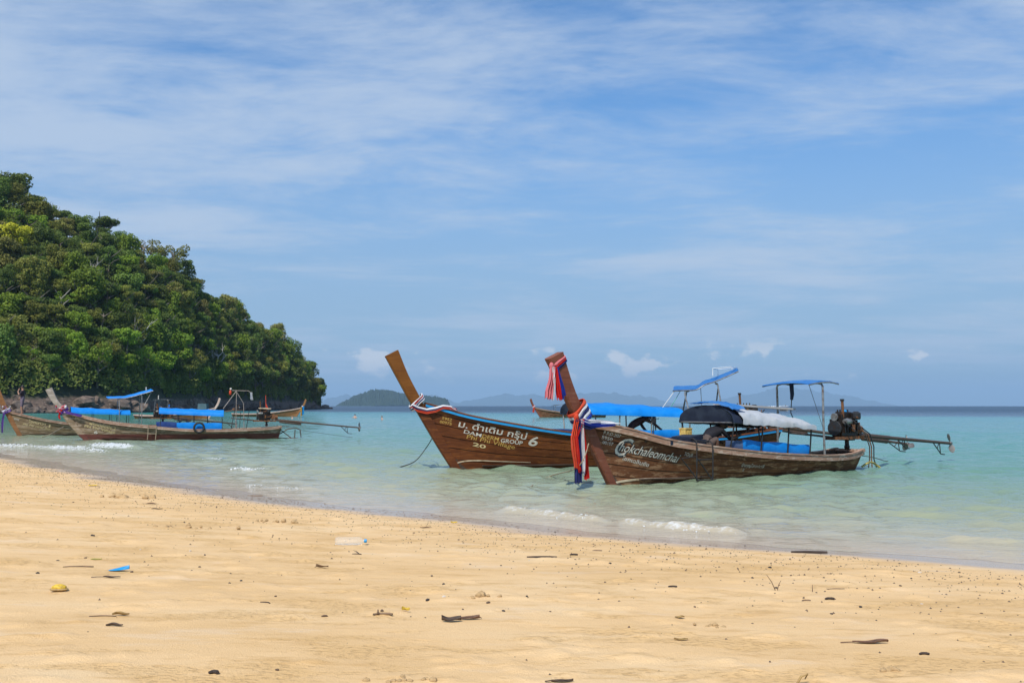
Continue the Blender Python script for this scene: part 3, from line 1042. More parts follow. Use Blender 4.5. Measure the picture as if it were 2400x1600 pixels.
# saplings and lesser crowns that close the canopy, far too many to tell apart
sg_ = np.random.default_rng(29); Ps = []; Ns = []; Ts = []
for i in range(650):
    px1 = sg_.uniform(-50, 745) if i < 430 else sg_.uniform(-420, -40); t1 = sg_.uniform(0.04, 1.0)
    x1, y1, z1 = (float(q) for q in hill(px1, t1)); r1_ = sg_.uniform(1.3, 2.6) * (1 + (y1 - 220) / 700) * (1 if i < 430 else 1.9); n1_ = int((330 if i < 430 else 620) * sg_.uniform(.8, 1.2))
    d1 = sg_.normal(0, 1, (n1_, 3)); d1[:, 2] += .3; d1 /= np.linalg.norm(d1, axis=1, keepdims=True)
    lump_ = 1 + .25 * np.sin(d1[:, 0:1] * 6 + i) * np.cos(d1[:, 1:2] * 5 + 2 * i) + .15 * np.sin(d1[:, 2:3] * 9 + i)
    Ps.append(np.array([x1, y1, z1 + sg_.uniform(2.0, 5.5)]) + d1 * r1_ * lump_ * np.array([1.15, 1.15, .85]) * sg_.uniform(.75, 1.05, (n1_, 1)))
    Ns.append(d1 + np.array([0, -.1, .35])); Ts.append(np.clip(sg_.normal(sg_.uniform(.25, .8), .15, n1_), 0, 1))
V, F, T = leaf_cloud(np.concatenate(Ps), np.concatenate(Ns), 0.26, sg_, np.concatenate(Ts))
fill = mesh_np('sapling_canopy', V, F, m_ug, smooth=False, attrs={'tone': T})
tag(fill, 'mass of small green saplings closing the gaps of the headland forest', 'saplings', kind='stuff')

# bare pale dead trees on the slope
for px, tt, hg, lab in [(352, 0.20, 9.0, 'bare white dead tree low on the slope above the blue canopy'),
                        (236, 0.52, 8.0, 'bare bleached dead tree halfway up the left slope'),
                        (522, 0.12, 9.5, 'bare pale snag standing above the rocks behind the moored engine')]:
    x, y, z = (float(q) for q in hill(px, tt))
    r_ = empty('dead_tree', (x, y - 8.0, z + 0.5), random.uniform(0, 6))
    tm = trunk_mesh('trunk', int(px), True); tm.materials.clear(); tm.materials.append(m_bark_pale)
    tk = link(bpy.data.objects.new('trunk', tm), r_); tk.scale = (hg * 0.8, hg * 0.8, hg)
    tag(r_, lab, 'tree')

# shore rocks
m_rock, t, b, o = new_mat('shore_rock')
g = t.n('ShaderNodeNewGeometry'); oi = t.n('ShaderNodeObjectInfo')
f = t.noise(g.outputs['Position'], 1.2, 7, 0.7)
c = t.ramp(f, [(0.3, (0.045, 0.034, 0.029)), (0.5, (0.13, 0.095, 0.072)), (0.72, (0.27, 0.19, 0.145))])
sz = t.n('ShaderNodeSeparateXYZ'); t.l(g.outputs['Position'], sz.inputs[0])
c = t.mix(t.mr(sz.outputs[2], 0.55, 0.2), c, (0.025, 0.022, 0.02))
t.l(c, b.inputs['Base Color']); b.inputs['Roughness'].default_value = 0.85
bump(t, b, f, 0.8, 0.3)


def rock_mesh(seed, sub=2):
    bm = bmesh.new(); bmesh.ops.create_icosphere(bm, subdivisions=sub, radius=1.0)
    for v in bm.verts:
        n1 = mnoise.noise(v.co * 1.1 + Vector((seed * 3.1, 0, 0))); n2 = mnoise.noise(v.co * 2.6 + Vector((0, seed * 1.7, 0)))
        c_ = mnoise.cell(v.co * 1.4 + Vector((seed, seed, 0)))
        v.co *= 1 + 0.45 * n1 + 0.28 * n2 + 0.22 * (c_ - 0.5)
        v.co.z *= 0.75
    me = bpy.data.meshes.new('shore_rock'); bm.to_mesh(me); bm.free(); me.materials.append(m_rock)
    return me


ROCKS = [rock_mesh(i) for i in range(7)]
rr_ = random.Random(23)
for i in range(190):
    px = rr_.uniform(-40, 765); sz_ = rr_.choice([0.5, 0.7, 0.9, 1.1, 1.5, 2.0]) * rr_.uniform(0.7, 1.2) * (1 + max(px, 0) / 900)
    x, y, z = (float(q) for q in hill(px, rr_.uniform(-0.06, 0.035)))
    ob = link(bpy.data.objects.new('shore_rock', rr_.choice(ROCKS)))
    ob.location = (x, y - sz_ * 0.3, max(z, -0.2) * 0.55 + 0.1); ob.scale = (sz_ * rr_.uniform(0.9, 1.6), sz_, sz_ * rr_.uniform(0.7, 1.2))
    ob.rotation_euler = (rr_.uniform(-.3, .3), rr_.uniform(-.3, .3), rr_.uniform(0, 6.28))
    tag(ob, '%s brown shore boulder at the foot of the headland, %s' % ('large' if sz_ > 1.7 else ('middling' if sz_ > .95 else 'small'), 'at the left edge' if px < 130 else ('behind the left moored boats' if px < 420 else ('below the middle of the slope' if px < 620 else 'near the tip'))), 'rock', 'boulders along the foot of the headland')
for px, py, s_ in [(752, 953, 2.6), (764, 956, 1.9), (774, 957.3, 1.2)]:
    y = 505.0; x = (px - 1200) / FPX * y
    ob = link(bpy.data.objects.new('shore_rock', rr_.choice(ROCKS))); ob.location = (x, y, 0.3); ob.scale = (s_ * 1.5, s_, s_ * 0.8)
    tag(ob, 'low dark rock trailing into the sea off the headland tip', 'rock', 'rocks off the headland tip')
# ------------------------------------------------------------------ long-tail boats
WOOD_A = mat_wood('timber_weathered_brown', (0.066, 0.024, 0.011), (0.138, 0.053, 0.022), (0.225, 0.092, 0.040), 0.65, 0.55, (0.36, 0.20, 0.105), spec=0.2)
WOOD_A_STEM = mat_wood('timber_stem_red_brown', (0.100, 0.030, 0.017), (0.170, 0.054, 0.029), (0.23, 0.078, 0.042), 0.5, 0.10, spec=0.25)
WOOD_A_RAIL = mat_wood('timber_rail_bleached', (0.20, 0.105, 0.065), (0.33, 0.19, 0.125), (0.45, 0.30, 0.22), 0.65, 0.5, (0.50, 0.39, 0.30))
WOOD_B = mat_wood('timber_varnished_brown', (0.064, 0.019, 0.007), (0.128, 0.038, 0.011), (0.235, 0.076, 0.017), 0.5, 0.24, (0.29, 0.10, 0.022), grain=0.8, spec=0.22)
WOOD_B_PROW = mat_wood('timber_varnished_golden', (0.105, 0.034, 0.006), (0.165, 0.058, 0.009), (0.235, 0.088, 0.014), 0.45, 0.08, (0.34, 0.14, 0.03), spec=0.25)
WOOD_E = mat_wood('timber_grey_tan', (0.11, 0.072, 0.038), (0.225, 0.150, 0.078), (0.34, 0.24, 0.14), 0.75, 0.55, (0.36, 0.27, 0.18), low=(0.10, (0.060, 0.030, 0.018)))
WOOD_F = mat_wood('timber_grey_olive', (0.10, 0.066, 0.040), (0.22, 0.15, 0.085), (0.35, 0.25, 0.155), 0.75, 0.6, (0.38, 0.29, 0.21), low=(0.30, (0.135, 0.040, 0.028)))
WOOD_PROW_GREY = mat_wood('timber_prow_silver', (0.20, 0.165, 0.13), (0.33, 0.28, 0.225), (0.45, 0.39, 0.32), 0.8, 0.4, (0.52, 0.46, 0.39))
WOOD_H = mat_wood('timber_orange_brown', (0.15, 0.060, 0.018), (0.25, 0.105, 0.032), (0.34, 0.16, 0.055), 0.55, 0.25)
WOOD_H_RAIL = mat_wood('timber_rail_pink_grey', (0.36, 0.22, 0.16), (0.50, 0.34, 0.27), (0.6, 0.44, 0.36), 0.6, 0.4, (0.6, 0.5, 0.42))
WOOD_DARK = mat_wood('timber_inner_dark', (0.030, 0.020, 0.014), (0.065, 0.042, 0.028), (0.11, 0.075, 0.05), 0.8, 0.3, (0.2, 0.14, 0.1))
PAINT_BLUE = mat_simple('paint_sky_blue', (0.012, 0.26, 0.56), 0.45, 0.12, 4, stretch=(0.3, 3, 3))
PAINT_CREAM = mat_simple('paint_cream', (0.62, 0.50, 0.34), 0.6, 0.2, 6, col2=(0.40, 0.28, 0.17))
PAINT_WHITE = mat_simple('paint_white_lettering', (0.60, 0.56, 0.48), 0.65, 0.2, 30, col2=(0.36, 0.28, 0.20))
PAINT_WHITE_WORN = mat_simple('paint_worn_white_lettering', (0.55, 0.50, 0.42), 0.7, 0.3, 24, col2=(0.26, 0.18, 0.12))
PAINT_GOLD = mat_simple('paint_gold_lettering', (0.50, 0.30, 0.07), 0.6, 0.2, 14)
PAINT_GOLD_PALE = mat_simple('paint_pale_gold_lettering', (0.62, 0.48, 0.24), 0.6, 0.2, 14)
PAINT_DARK = mat_simple('paint_dark_shadow_lettering', (0.035, 0.045, 0.05), 0.6, 0.1, 10)
TARP_BLUE = mat_cloth('tarp_bright_blue', (0.004, 0.235, 0.72), (0.06, 0.40, 0.80), 0.35, 0.20, 0.5)
TARP_BLUE_FADED = mat_cloth('tarp_faded_blue', (0.045, 0.245, 0.62), (0.22, 0.45, 0.74), 0.45, 0.42, 0.6)
TARP_NAVY = mat_cloth('tarp_navy', (0.016, 0.022, 0.042), (0.06, 0.08, 0.11), 0.4, 0.06, 0.6)
TARP_WHITE = mat_cloth('tarp_white', (0.50, 0.51, 0.52), (0.34, 0.42, 0.56), 0.4, 0.15, 0.6)
STEEL = mat_simple('galvanised_steel', (0.30, 0.29, 0.27), 0.45, 0.3, 9, 0.7, col2=(0.16, 0.11, 0.08))
STEEL_DARK = mat_simple('dark_steel', (0.035, 0.035, 0.037), 0.5, 0.4, 9, 0.5, col2=(0.06, 0.035, 0.022))
IRON = mat_simple('oily_engine_iron', (0.028, 0.024, 0.022), 0.45, 0.6, 14, 0.6, col2=(0.085, 0.040, 0.020))
RUST = mat_simple('rusty_iron', (0.20, 0.085, 0.032), 0.75, 0.4, 12, 0.3, col2=(0.09, 0.040, 0.022))
PIPE_BROWN = mat_simple('tarred_pipe', (0.075, 0.050, 0.036), 0.6, 0.4, 10, 0.3, col2=(0.13, 0.075, 0.045))
BRONZE = mat_simple('propeller_bronze', (0.22, 0.20, 0.18), 0.45, 0.25, 12, 0.6)
RUBBER = mat_simple('black_rubber', (0.016, 0.016, 0.017), 0.7, 0.3, 10)
ROPE = mat_simple('rope_tan', (0.30, 0.23, 0.15), 0.9, 0.3, 60)
ROPE_DARK = mat_simple('rope_dark', (0.07, 0.07, 0.055), 0.9, 0.3, 60)
ROPE_WHITE = mat_simple('rope_white', (0.62, 0.60, 0.55), 0.9, 0.2, 60)
PLANK_GREY = mat_wood('timber_board_grey', (0.33, 0.31, 0.28), (0.46, 0.44, 0.41), (0.56, 0.54, 0.50), 0.8, 0.3)


def curve1(pts):
    """smooth 1-D interpolation through (x, z) points"""
    xs = np.array([p[0] for p in pts], float); zs = np.array([p[1] for p in pts], float)
    dl = np.diff(zs) / np.diff(xs)
    mm = np.concatenate([[dl[0]], (dl[1:] + dl[:-1]) / 2, [dl[-1]]])

    def f(x):
        x = np.clip(x, xs[0], xs[-1])
        i = np.clip(np.searchsorted(xs, x) - 1, 0, len(xs) - 2)
        h = xs[i + 1] - xs[i]; q = (x - xs[i]) / h
        return float((2 * q**3 - 3 * q**2 + 1) * zs[i] + (q**3 - 2 * q**2 + q) * h * mm[i] + (-2 * q**3 + 3 * q**2) * zs[i + 1] + (q**3 - q**2) * h * mm[i + 1])
    return f


class Hull:
    BU = [0, .04, .1, .2, .35, .5, .7, .85, .95, 1.0]
    BV = [.05, .17, .38, .63, .86, .98, 1.0, .86, .64, .50]

    def __init__(s, L, sheer, stem, beam=0.84, keel=-0.30, rake=0.3):
        s.L = L; s.zs = curve1(sheer); s.beam = beam; s.keel = keel; s.rake = rake
        s.stem = curve1(sorted((z, x) for x, z in stem))     # aft edge of stem: x as a function of z
        s.b_ = curve1(list(zip(s.BU, s.BV)))

    def xb(s, z): return s.stem(z)
    def xt(s, z): return s.L + s.rake * z
    def zk(s, x):
        q = min(max(x / s.L, 0), 1)
        return s.keel + 0.28 * max(0, q - 0.72) ** 1.2 * 3.0 * 0.6 + 0.10 * max(0, 0.12 - q) / 0.12

    def half(s, u): return s.beam * s.b_(u)
    def expo(s, u): return 0.80 - 0.42 * float(sstep(np.array(u), 0.0, 0.4))

    def P(s, u, v, off=0.0, side=-1):
        x = s.xb(0.5) + u * (s.xt(0.5) - s.xb(0.5))
        for _ in range(4):
            z = s.zk(x) + v * (s.zs(x) - s.zk(x))
            x = s.xb(z) + u * (s.xt(z) - s.xb(z))
        y = s.half(u) * max(v, 0.0) ** s.expo(u) + off
        return Vector((x, side * y, z))

    def XZ(s, x, z, off=0.0, side=-1):
        """point on the hull side at length x and height z"""
        v = (z - s.zk(x)) / (s.zs(x) - s.zk(x)); u = (x - s.xb(z)) / (s.xt(z) - s.xb(z))
        u = min(max(u, 0), 1)
        return Vector((x, side * (s.half(u) * max(min(v, 1.2), 0.0) ** s.expo(u) + off), z))

    def gun(s, x, side=-1, inset=0.0, dz=0.0):
        """point on the gunwale"""
        z = s.zs(x); u = (x - s.xb(z)) / (s.xt(z) - s.xb(z))
        return Vector((x, side * max(s.half(min(max(u, 0), 1)) - inset, 0.01), z + dz))


def prow(front, back, th0, th1, mat, parent, name='prow'):
    """stem plank: front and back edge polylines (x, z) of equal length, foot to top"""
    mb = MB(); n = len(front)
    rows = []
    for i, ((fx, fz), (bx, bz)) in enumerate(zip(front, back)):
        q = i / (n - 1); h = th0 + (th1 - th0) * q
        rows.append([(fx, -h * 0.32, fz), (fx + (bx - fx) * .12, -h * .5, fz + (bz - fz) * .12), (bx, -h * .5, bz), (bx, h * .5, bz), (fx + (bx - fx) * .12, h * .5, fz + (bz - fz) * .12), (fx, h * 0.32, fz)])
    vs = [p for r_ in rows for p in r_]; fs = []
    for i in range(n - 1):
        for k in range(6):
            fs.append((i * 6 + k, i * 6 + (k + 1) % 6, (i + 1) * 6 + (k + 1) % 6, (i + 1) * 6 + k))
    fs.append(tuple(range(6))); fs.append(tuple((n - 1) * 6 + k for k in range(6)))
    mb.add(vs, fs)
    return mb.build(name, mat, parent)


def smooth_edge(pts, n=3):
    """densify a polyline a little (Catmull-Rom)"""
    out = []
    P = [Vector((p[0], p[1], 0)) for p in pts]
    for i in range(len(P) - 1):
        a, b_, c, d = P[max(i - 1, 0)], P[i], P[i + 1], P[min(i + 2, len(P) - 1)]
        for k in range(n):
            q = k / n
            v = 0.5 * ((2 * b_) + (c - a) * q + (2 * a - 5 * b_ + 4 * c - d) * q * q + (3 * b_ - a - 3 * c + d) * q ** 3)
            out.append((v.x, v.y))
    out.append(pts[-1])
    return out


STRAKES = [0.02, 0.27, 0.44, 0.60, 0.76, 0.90, 1.0]


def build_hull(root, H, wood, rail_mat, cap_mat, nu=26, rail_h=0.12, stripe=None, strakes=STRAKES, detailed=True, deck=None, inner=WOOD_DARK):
    us = [0, .02, .05] + [0.05 + 0.95 * (i / (nu - 3)) for i in range(1, nu - 2)]
    # inner shell with transom
    mb = MB()
    for side in (-1, 1):
        mb.grid([[H.P(u, v, -0.045, side) for v in (0.0, .15, .35, .6, .85, .985)] for u in us])
    tr = [H.P(1, v, 0.0, -1) for v in (0.0, .15, .35, .6, .85, 1.0)] + [H.P(1, v, 0.0, 1) for v in (1.0, .85, .6, .35, .15)]
    mb.add(tr, [tuple(range(len(tr)))])
    tb = [p + Vector((-0.06, 0, 0)) for p in tr]; mb.add(tb, [tuple(range(len(tb)))])
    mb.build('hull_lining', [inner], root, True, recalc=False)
    # planking: each strake its own board
    for side in (-1, 1):
        for a, b_ in zip(strakes[:-1], strakes[1:]):
            va = a + 0.006; vb = b_ - 0.006
            top = [[H.P(u, va + (vb - va) * k / 2, 0.006 * (2 - k) / 2, side) for k in range(3)] for u in us]
            bot = [[H.P(u, va + (vb - va) * k / 2, -0.038, side) for k in range(3)] for u in us]
            MB().solid_grid(top, bot).build('plank', wood, root, True)
        # rubbing rail below the sheer
        xs = np.linspace(H.xb(H.zs(-0.3)) + 0.02, H.L + H.rake * H.zs(H.L) - 0.02, 40)
        mb = MB(); rows = []
        for x in xs:
            g = H.gun(float(x), side)
            s_ = side
            rows.append([g + Vector((0, s_ * .008, -0.004)), g + Vector((0, s_ * .050, -0.004)), g + Vector((0, s_ * .050, -rail_h)), g + Vector((0, s_ * .004, -rail_h))])
        n = 4
        vs = [p for r_ in rows for p in r_]
        fs = [(i * n + k, i * n + (k + 1) % n, (i + 1) * n + (k + 1) % n, (i + 1) * n + k) for i in range(len(rows) - 1) for k in range(n)]
        fs += [(0, 1, 2, 3), tuple((len(rows) - 1) * n + k for k in range(4))]
        mb.add(vs, fs).build('rubbing_rail', rail_mat, root)
        # cap rail on the gunwale
        mb = MB(); rows = []
        for x in xs:
            g = H.gun(float(x), side)
            rows.append([g + Vector((0, side * .066, 0.0)), g + Vector((0, side * .066, 0.038)), g + Vector((0, -side * .05, 0.038)), g + Vector((0, -side * .05, 0.0))])
        vs = [p for r_ in rows for p in r_]
        fs = [(i * n + k, i * n + (k + 1) % n, (i + 1) * n + (k + 1) % n, (i + 1) * n + k) for i in range(len(rows) - 1) for k in range(n)]
        fs += [(0, 1, 2, 3), tuple((len(rows) - 1) * n + k for k in range(4))]
        mb.add(vs, fs).build('cap_rail', cap_mat, root)
    # transom cap
    g = H.gun(H.L - 0.05, -1); MB().box((g.x + 0.10, 0, g.z + 0.01), (0.10, 2 * abs(g.y) + 0.12, 0.07)).build('transom_cap', cap_mat, root)
    if not detailed: 
        fl = [[(x, s_ * H.gun(float(x)).y * -0.85, H.zs(float(x)) - 0.22) for s_ in (-1, 1)] for x in np.linspace(0.3, H.L - .2, 14)]
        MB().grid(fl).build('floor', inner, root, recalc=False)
        return
    # floor boards lengthways, ribs, thwarts
    for k in range(5):
        y = -0.44 + k * 0.22
        rows = [[(float(x), max(-0.9 * H.half(min(.99, x / H.L)) * .7, min(0.9 * H.half(min(.99, x / H.L)) * .7, y + d)), 0.10 + 0.02 * (k % 2) * 0) for d in (-0.10, 0.10)] for x in np.linspace(0.9, H.L - .35, 12)]
        lower = [[(p[0], p[1], p[2] - 0.03) for p in r_] for r_ in rows]
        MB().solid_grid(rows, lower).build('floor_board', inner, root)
    for x in list(np.arange(1.2, H.L - 0.2, 0.72)):
        for side in (-1, 1):
            u = x / H.L
            path = [H.P(u, v, -0.055, side) for v in (0.3, .5, .7, .85, .98)]
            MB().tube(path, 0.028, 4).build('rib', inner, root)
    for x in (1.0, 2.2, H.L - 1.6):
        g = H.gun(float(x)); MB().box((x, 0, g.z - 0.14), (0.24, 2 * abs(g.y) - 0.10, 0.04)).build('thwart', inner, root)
    # small fore deck
    xs = np.linspace(H.xb(H.zs(-0.4)) + 0.1, 0.75, 6)
    rows = [[(float(x), s_ * (abs(H.gun(float(x)).y) - 0.03), H.zs(float(x)) - 0.035) for s_ in (-1, 1)] for x in xs]
    lower = [[(p[0], p[1], p[2] - 0.03) for p in r_] for r_ in rows]
    MB().solid_grid(rows, lower).build('fore_deck', cap_mat, root)


def stripe_on(root, H, pts, h, mat, name='waterline_stripe', off=0.016, side=-1):
    """thin painted batten following (x, z) points on the side"""
    P = smooth_edge(pts, 5); n = len(P); top = []; bot = []
    for i, (x, z) in enumerate(P):
        hh = h * (0.35 + 0.65 * min(1, (n - 1 - i) / (n * 0.45)))
        top.append([H.XZ(x, z + hh / 2, off, side), H.XZ(x, z - hh / 2, off, side)])
        bot.append([H.XZ(x, z + hh / 2, off - .03, side), H.XZ(x, z - hh / 2, off - .03, side)])
    MB().solid_grid(top, bot).build(name, mat, root)


def lettering(root, H, body, p0, p1, h, mat, shear=0.0, bold=0.0, off=0.012, lift=None, name='lettering', fit=True):
    """flat painted writing laid on the hull: baseline from p0 to p1 (x, z), cap height h"""
    cu = bpy.data.curves.new('lettering', 'FONT')
    cu.body = body; cu.size = 1.0; cu.shear = shear; cu.offset = bold; cu.resolution_u = 3
    ob = bpy.data.objects.new('lettering', cu); scene.collection.objects.link(ob)
    dg = bpy.context.evaluated_depsgraph_get(); dg.update()
    me = bpy.data.meshes.new_from_object(ob.evaluated_get(dg))
    scene.collection.objects.unlink(ob); bpy.data.objects.remove(ob)
    if not len(me.vertices): return None
    bm = bmesh.new(); bm.from_mesh(me)
    bmesh.ops.triangulate(bm, faces=bm.faces)
    xs = [v.co.x for v in bm.verts]; x0, x1 = min(xs), max(xs)
    d = Vector((p1[0] - p0[0], p1[1] - p0[1], 0)); ln = d.length; d.normalize(); nrm = Vector((-d.y, d.x, 0))
    sx = ln / (x1 - x0); sy = h / 0.70
    for v in bm.verts:
        a = (v.co.x - x0) * sx; b_ = v.co.y * sy
        q = Vector((p0[0], p0[1], 0)) + d * a + nrm * b_
        v.co = H.XZ(q.x, q.y, off)
    bm.to_mesh(me); bm.free()
    me.materials.clear(); me.materials.append(mat)
    return link(bpy.data.objects.new(name, me), root)


def canopy(root, x0, x1, ze, zc, w, mat, posts, H, post_mat=STEEL, r=0.022, sag=0.02, rails=True, lining=None, tilt=0.0, over=0.0, nseg=36, flap=0.10, name='canopy', gable=None):
    """arched fabric roof; ze/zc: edge and crown height as functions of x"""
    prof = [(math.cos(math.pi * (1 - k / 10)), math.sin(math.pi * k / 10)) for k in range(11)]
    top = []; bot = []
    for i in range(nseg + 1):
        x = x0 + (x1 - x0) * i / nseg
        sg = sag * 1.8 * abs(math.sin(math.pi * (i * (len(posts) - 1) / nseg)))
        row = []; row2 = []
        e, c = ze(x), zc(x)
        row.append((x, -w - 0.012, e - flap)); row2.append((x, -w + 0.002, e - flap))
        for cx, sy in prof:
            y = cx * w; z = e + (c - e) * sy ** 0.85 - sg * sy + tilt * y + 0.016 * mnoise.noise(Vector((x * 3.1, y * 2.0, w))) + 0.010 * mnoise.noise(Vector((x * 9 + y * 6, y * 3.0, 2)))
            row.append((x, y, z)); row2.append((x, y * 0.985, z - 0.014))
        row.append((x, w + 0.012, e - flap)); row2.append((x, w - 0.002, e - flap))
        top.append(row); bot.append(row2)
    cv = MB().solid_grid(top, bot).build(name, mat, root, True)
    if gable:  # front panel; on boats E and F it stands in for interior shade
        arch = top[0][1:-1]
        rows = [[Vector((p[0] - 0.03 + 0.05 * (1 - q), p[1] * 0.97, (ze(x0) - 0.05) + (p[2] - 0.02 - ze(x0) + 0.05) * q)) for q in (0, .33, .66, 1.0)] for p in arch]
        MB().solid_grid(rows, [[p + Vector((0.012, 0, 0)) for p in r_] for r_ in rows]).build('gable_cloth_or_shade', gable, cv, True)
    for x in posts:
        for side in (-1, 1):
            g = H.gun(x, side, 0.05)
            MB().tube([(x, g.y, g.z - 0.15), (x, side * (w - .03), ze(x) - 0.01)], r, 6).build('post', post_mat, cv)
        arch = [(x, cx * (w - .03), ze(x) - .02 + (zc(x) - ze(x)) * sy ** 0.85 - sag * .5) for cx, sy in prof]
        MB().tube(arch, r * 0.8, 5).build('hoop', post_mat, cv)
    if rails:
        for side in (-1, 1):
            MB().tube([(x0 + (x1 - x0) * k / 5, side * (w - .02), ze(x0 + (x1 - x0) * k / 5) - 0.02) for k in range(6)], r * 0.9, 5).build('side_pole', post_mat, cv)
    return cv


def helm_shade(root, prof, y0, y1, mat, posts, H, r=0.024, frame=True, curl=0.0, tilt=0.0, skew=0.0, name='helm_shade', post_mat=STEEL):
    """tilted sun roof over the steersman: prof is its (x, z) outline from front to back"""
    top = []; bot = []; P = smooth_edge(prof, 4); ny = 6
    for i, (x, z) in enumerate(P):
        top.append([(x + skew * k / ny + 0.02 * math.sin(k), y0 + (y1 - y0) * k / ny, z + tilt * k / ny + curl * math.sin(math.pi * k / ny) + 0.008 * math.sin(i * 1.3 + k)) for k in range(ny + 1)])
        bot.append([(p[0], p[1], p[2] - 0.016) for p in top[-1]])
    sh = MB().solid_grid(top, bot).build(name, mat, root, True)
    for y in (y0, y1):
        MB().tube([(x + (skew if y == y1 else 0), y, z - 0.03 + (tilt if y == y1 else 0)) for x, z in P], r * 0.8, 5).build('edge_pole', post_mat, sh)
    for (x, zt) in posts:
        for side in (-1, 1):
            g = H.gun(x + (skew if side > 0 else 0), side, 0.06); yt = math.copysign(min(abs(g.y), abs(y0) * 0.97), side)
            x_ = g.x
            MB().tube([(g.x, g.y, g.z - 0.12), (x_, g.y * 0.9 + yt * .1, (g.z + zt) / 2), (x_, yt, zt - 0.12), (x_ + (.02 if x < (prof[0][0] + prof[-1][0]) / 2 else -.02), yt, zt - 0.05), (x_ + (.10 if x < (prof[0][0] + prof[-1][0]) / 2 else -.10), yt, zt - 0.03)], r, 7).build('post', post_mat, sh)
    return sh


def engine(loc, rz, prof, label, seed=0, scale=1.0, exhaust=0.45, tail=6.0, drop=0.30, tiller=2.0, cover=None, tone=IRON, struts=((0.56, 0.32), (0.88, 0.42))):
    """truck-engine long-tail: origin at the pivot; +x runs aft along the shaft"""
    rd = random.Random(seed)
    e = empty('longtail_engine', loc, rz)
    s = scale
    # bed frame
    mb = MB()
    for y in (-0.14, 0.14):
        mb.box((0.02 * s, y * s, 0.02 * s), (1.15 * s, 0.05 * s, 0.07 * s))
    for x in (-.5, -.1, .35, .55):
        mb.box((x * s, 0, 0.0), (0.06 * s, 0.34 * s, 0.05 * s))
    mb.build('bed_frame', RUST, e)
    mb = MB()
    mb.lathe([(0.05 * s, -0.26 * s), (0.07 * s, -0.2 * s), (0.05 * s, -0.14 * s), (0.05 * s, 0.0)], (0.12 * s, 0, 0), 10)
    mb.box((0.12 * s, 0, -0.02 * s), (0.2 * s, 0.3 * s, 0.05 * s)); mb.build('pivot', IRON, e)
    # block
    mb = MB()
    mb.box((0.0, 0, 0.26 * s), (0.62 * s, 0.34 * s, 0.36 * s), (0, 0.03, 0))
    mb.box((0.02 * s, 0, 0.11 * s), (0.54 * s, 0.26 * s, 0.16 * s), None, 1.1)
    for k in range(6):
        mb.box(((-0.24 + 0.095 * k) * s, -0.185 * s, 0.28 * s), (0.045 * s, 0.05 * s, 0.28 * s))
    mb.build('engine_block', tone, e)
    mb = MB()
    mb.box((0.0, 0, 0.50 * s), (0.58 * s, 0.26 * s, 0.12 * s), (0, 0.03, 0)); mb.box((0.02 * s, 0.0, 0.585 * s), (0.50 * s, 0.18 * s, 0.07 * s), (0, 0.03, 0), 0.85)
    for k in range(5):
        mb.lathe([(0.02 * s, 0), (0.02 * s, 0.06 * s)], ((-0.2 + 0.1 * k) * s, 0.02 * s, 0.61 * s), 6)
    mb.build('cylinder_head', tone, e)
    mb = MB(); mb.lathe([(0.17 * s, -0.03 * s), (0.185 * s, 0.0), (0.17 * s, 0.03 * s), (0.05 * s, 0.035 * s)], (-0.36 * s, 0, 0.24 * s), 18, (0, math.pi / 2, 0)); mb.build('flywheel', STEEL_DARK, e)
    mb = MB(); mb.lathe([(0.09 * s, -0.02 * s), (0.09 * s, 0.02 * s)], (-0.36 * s, 0, 0.50 * s), 14, (0, math.pi / 2, 0)); mb.lathe([(0.06 * s, -0.1 * s), (0.075 * s, 0), (0.06 * s, 0.12 * s)], (-0.20 * s, -0.23 * s, 0.40 * s), 12, (0, math.pi / 2, 0)); mb.build('alternator', STEEL, e)
    mb = MB(); mb.lathe([(0.09 * s, 0), (0.11 * s, 0.03 * s), (0.11 * s, 0.15 * s), (0.05 * s, 0.19 * s)], (0.20 * s, -0.20 * s, 0.44 * s), 12); mb.build('air_filter', STEEL_DARK, e)
    mb = MB(); mb.lathe([(0.045 * s, 0), (0.05 * s, 0.16 * s)], (0.05 * s, -0.22 * s, 0.16 * s), 10); mb.build('oil_filter', RUST, e)
    mb = MB(); mb.box((0.42 * s, 0, 0.24 * s), (0.26 * s, 0.24 * s, 0.26 * s), None, 0.8); mb.lathe([(0.13 * s, -0.12 * s), (0.09 * s, 0.2 * s)], (0.48 * s, 0, 0.20 * s), 12, (0, math.pi / 2, 0)); mb.build('gearbox', RUST, e)
    for k in range(7):
        a = Vector((rd.uniform(-.3, .35), rd.choice((-.2, -.18, .18)), rd.uniform(.15, .55))) * s
        b_ = a + Vector((rd.uniform(-.25, .25), rd.uniform(-.12, .02), rd.uniform(-.25, .12))) * s
        MB().tube([a, (a + b_) / 2 + Vector((0, -0.08, -0.05)) * s, b_], 0.016 * s, 5).build('hose', RUBBER if k % 3 else RUST, e, True)
    # exhaust stack
    ex = [(-0.18 * s, -0.10 * s, 0.48 * s), (-0.20 * s, -0.12 * s, 0.62 * s), (-0.22 * s, -0.12 * s, 0.66 * s + exhaust)]
    xo = MB().tube(ex, 0.032 * s, 8).build('exhaust_pipe', RUST, e, True)
    MB().lathe([(0.045 * s, 0), (0.05 * s, 0.05 * s)], (-0.22 * s, -0.12 * s, 0.62 * s + exhaust), 8).build('rain_cap', STEEL_DARK, xo)
    if cover:
        MB().box((0.02 * s, 0, 0.66 * s), (0.62 * s, 0.42 * s, 0.045 * s), (0, 0.04, 0)).build('cover_board', cover, e)
    # shaft tube and propeller
    a0 = Vector((0.55 * s, 0, 0.07 * s)); a1 = Vector((tail, 0, 0.07 * s - drop))
    MB().tube([a0, a0.lerp(a1, 0.33)], [0.062 * s, 0.052 * s], 8).build('shaft_housing', PIPE_BROWN, e, True)
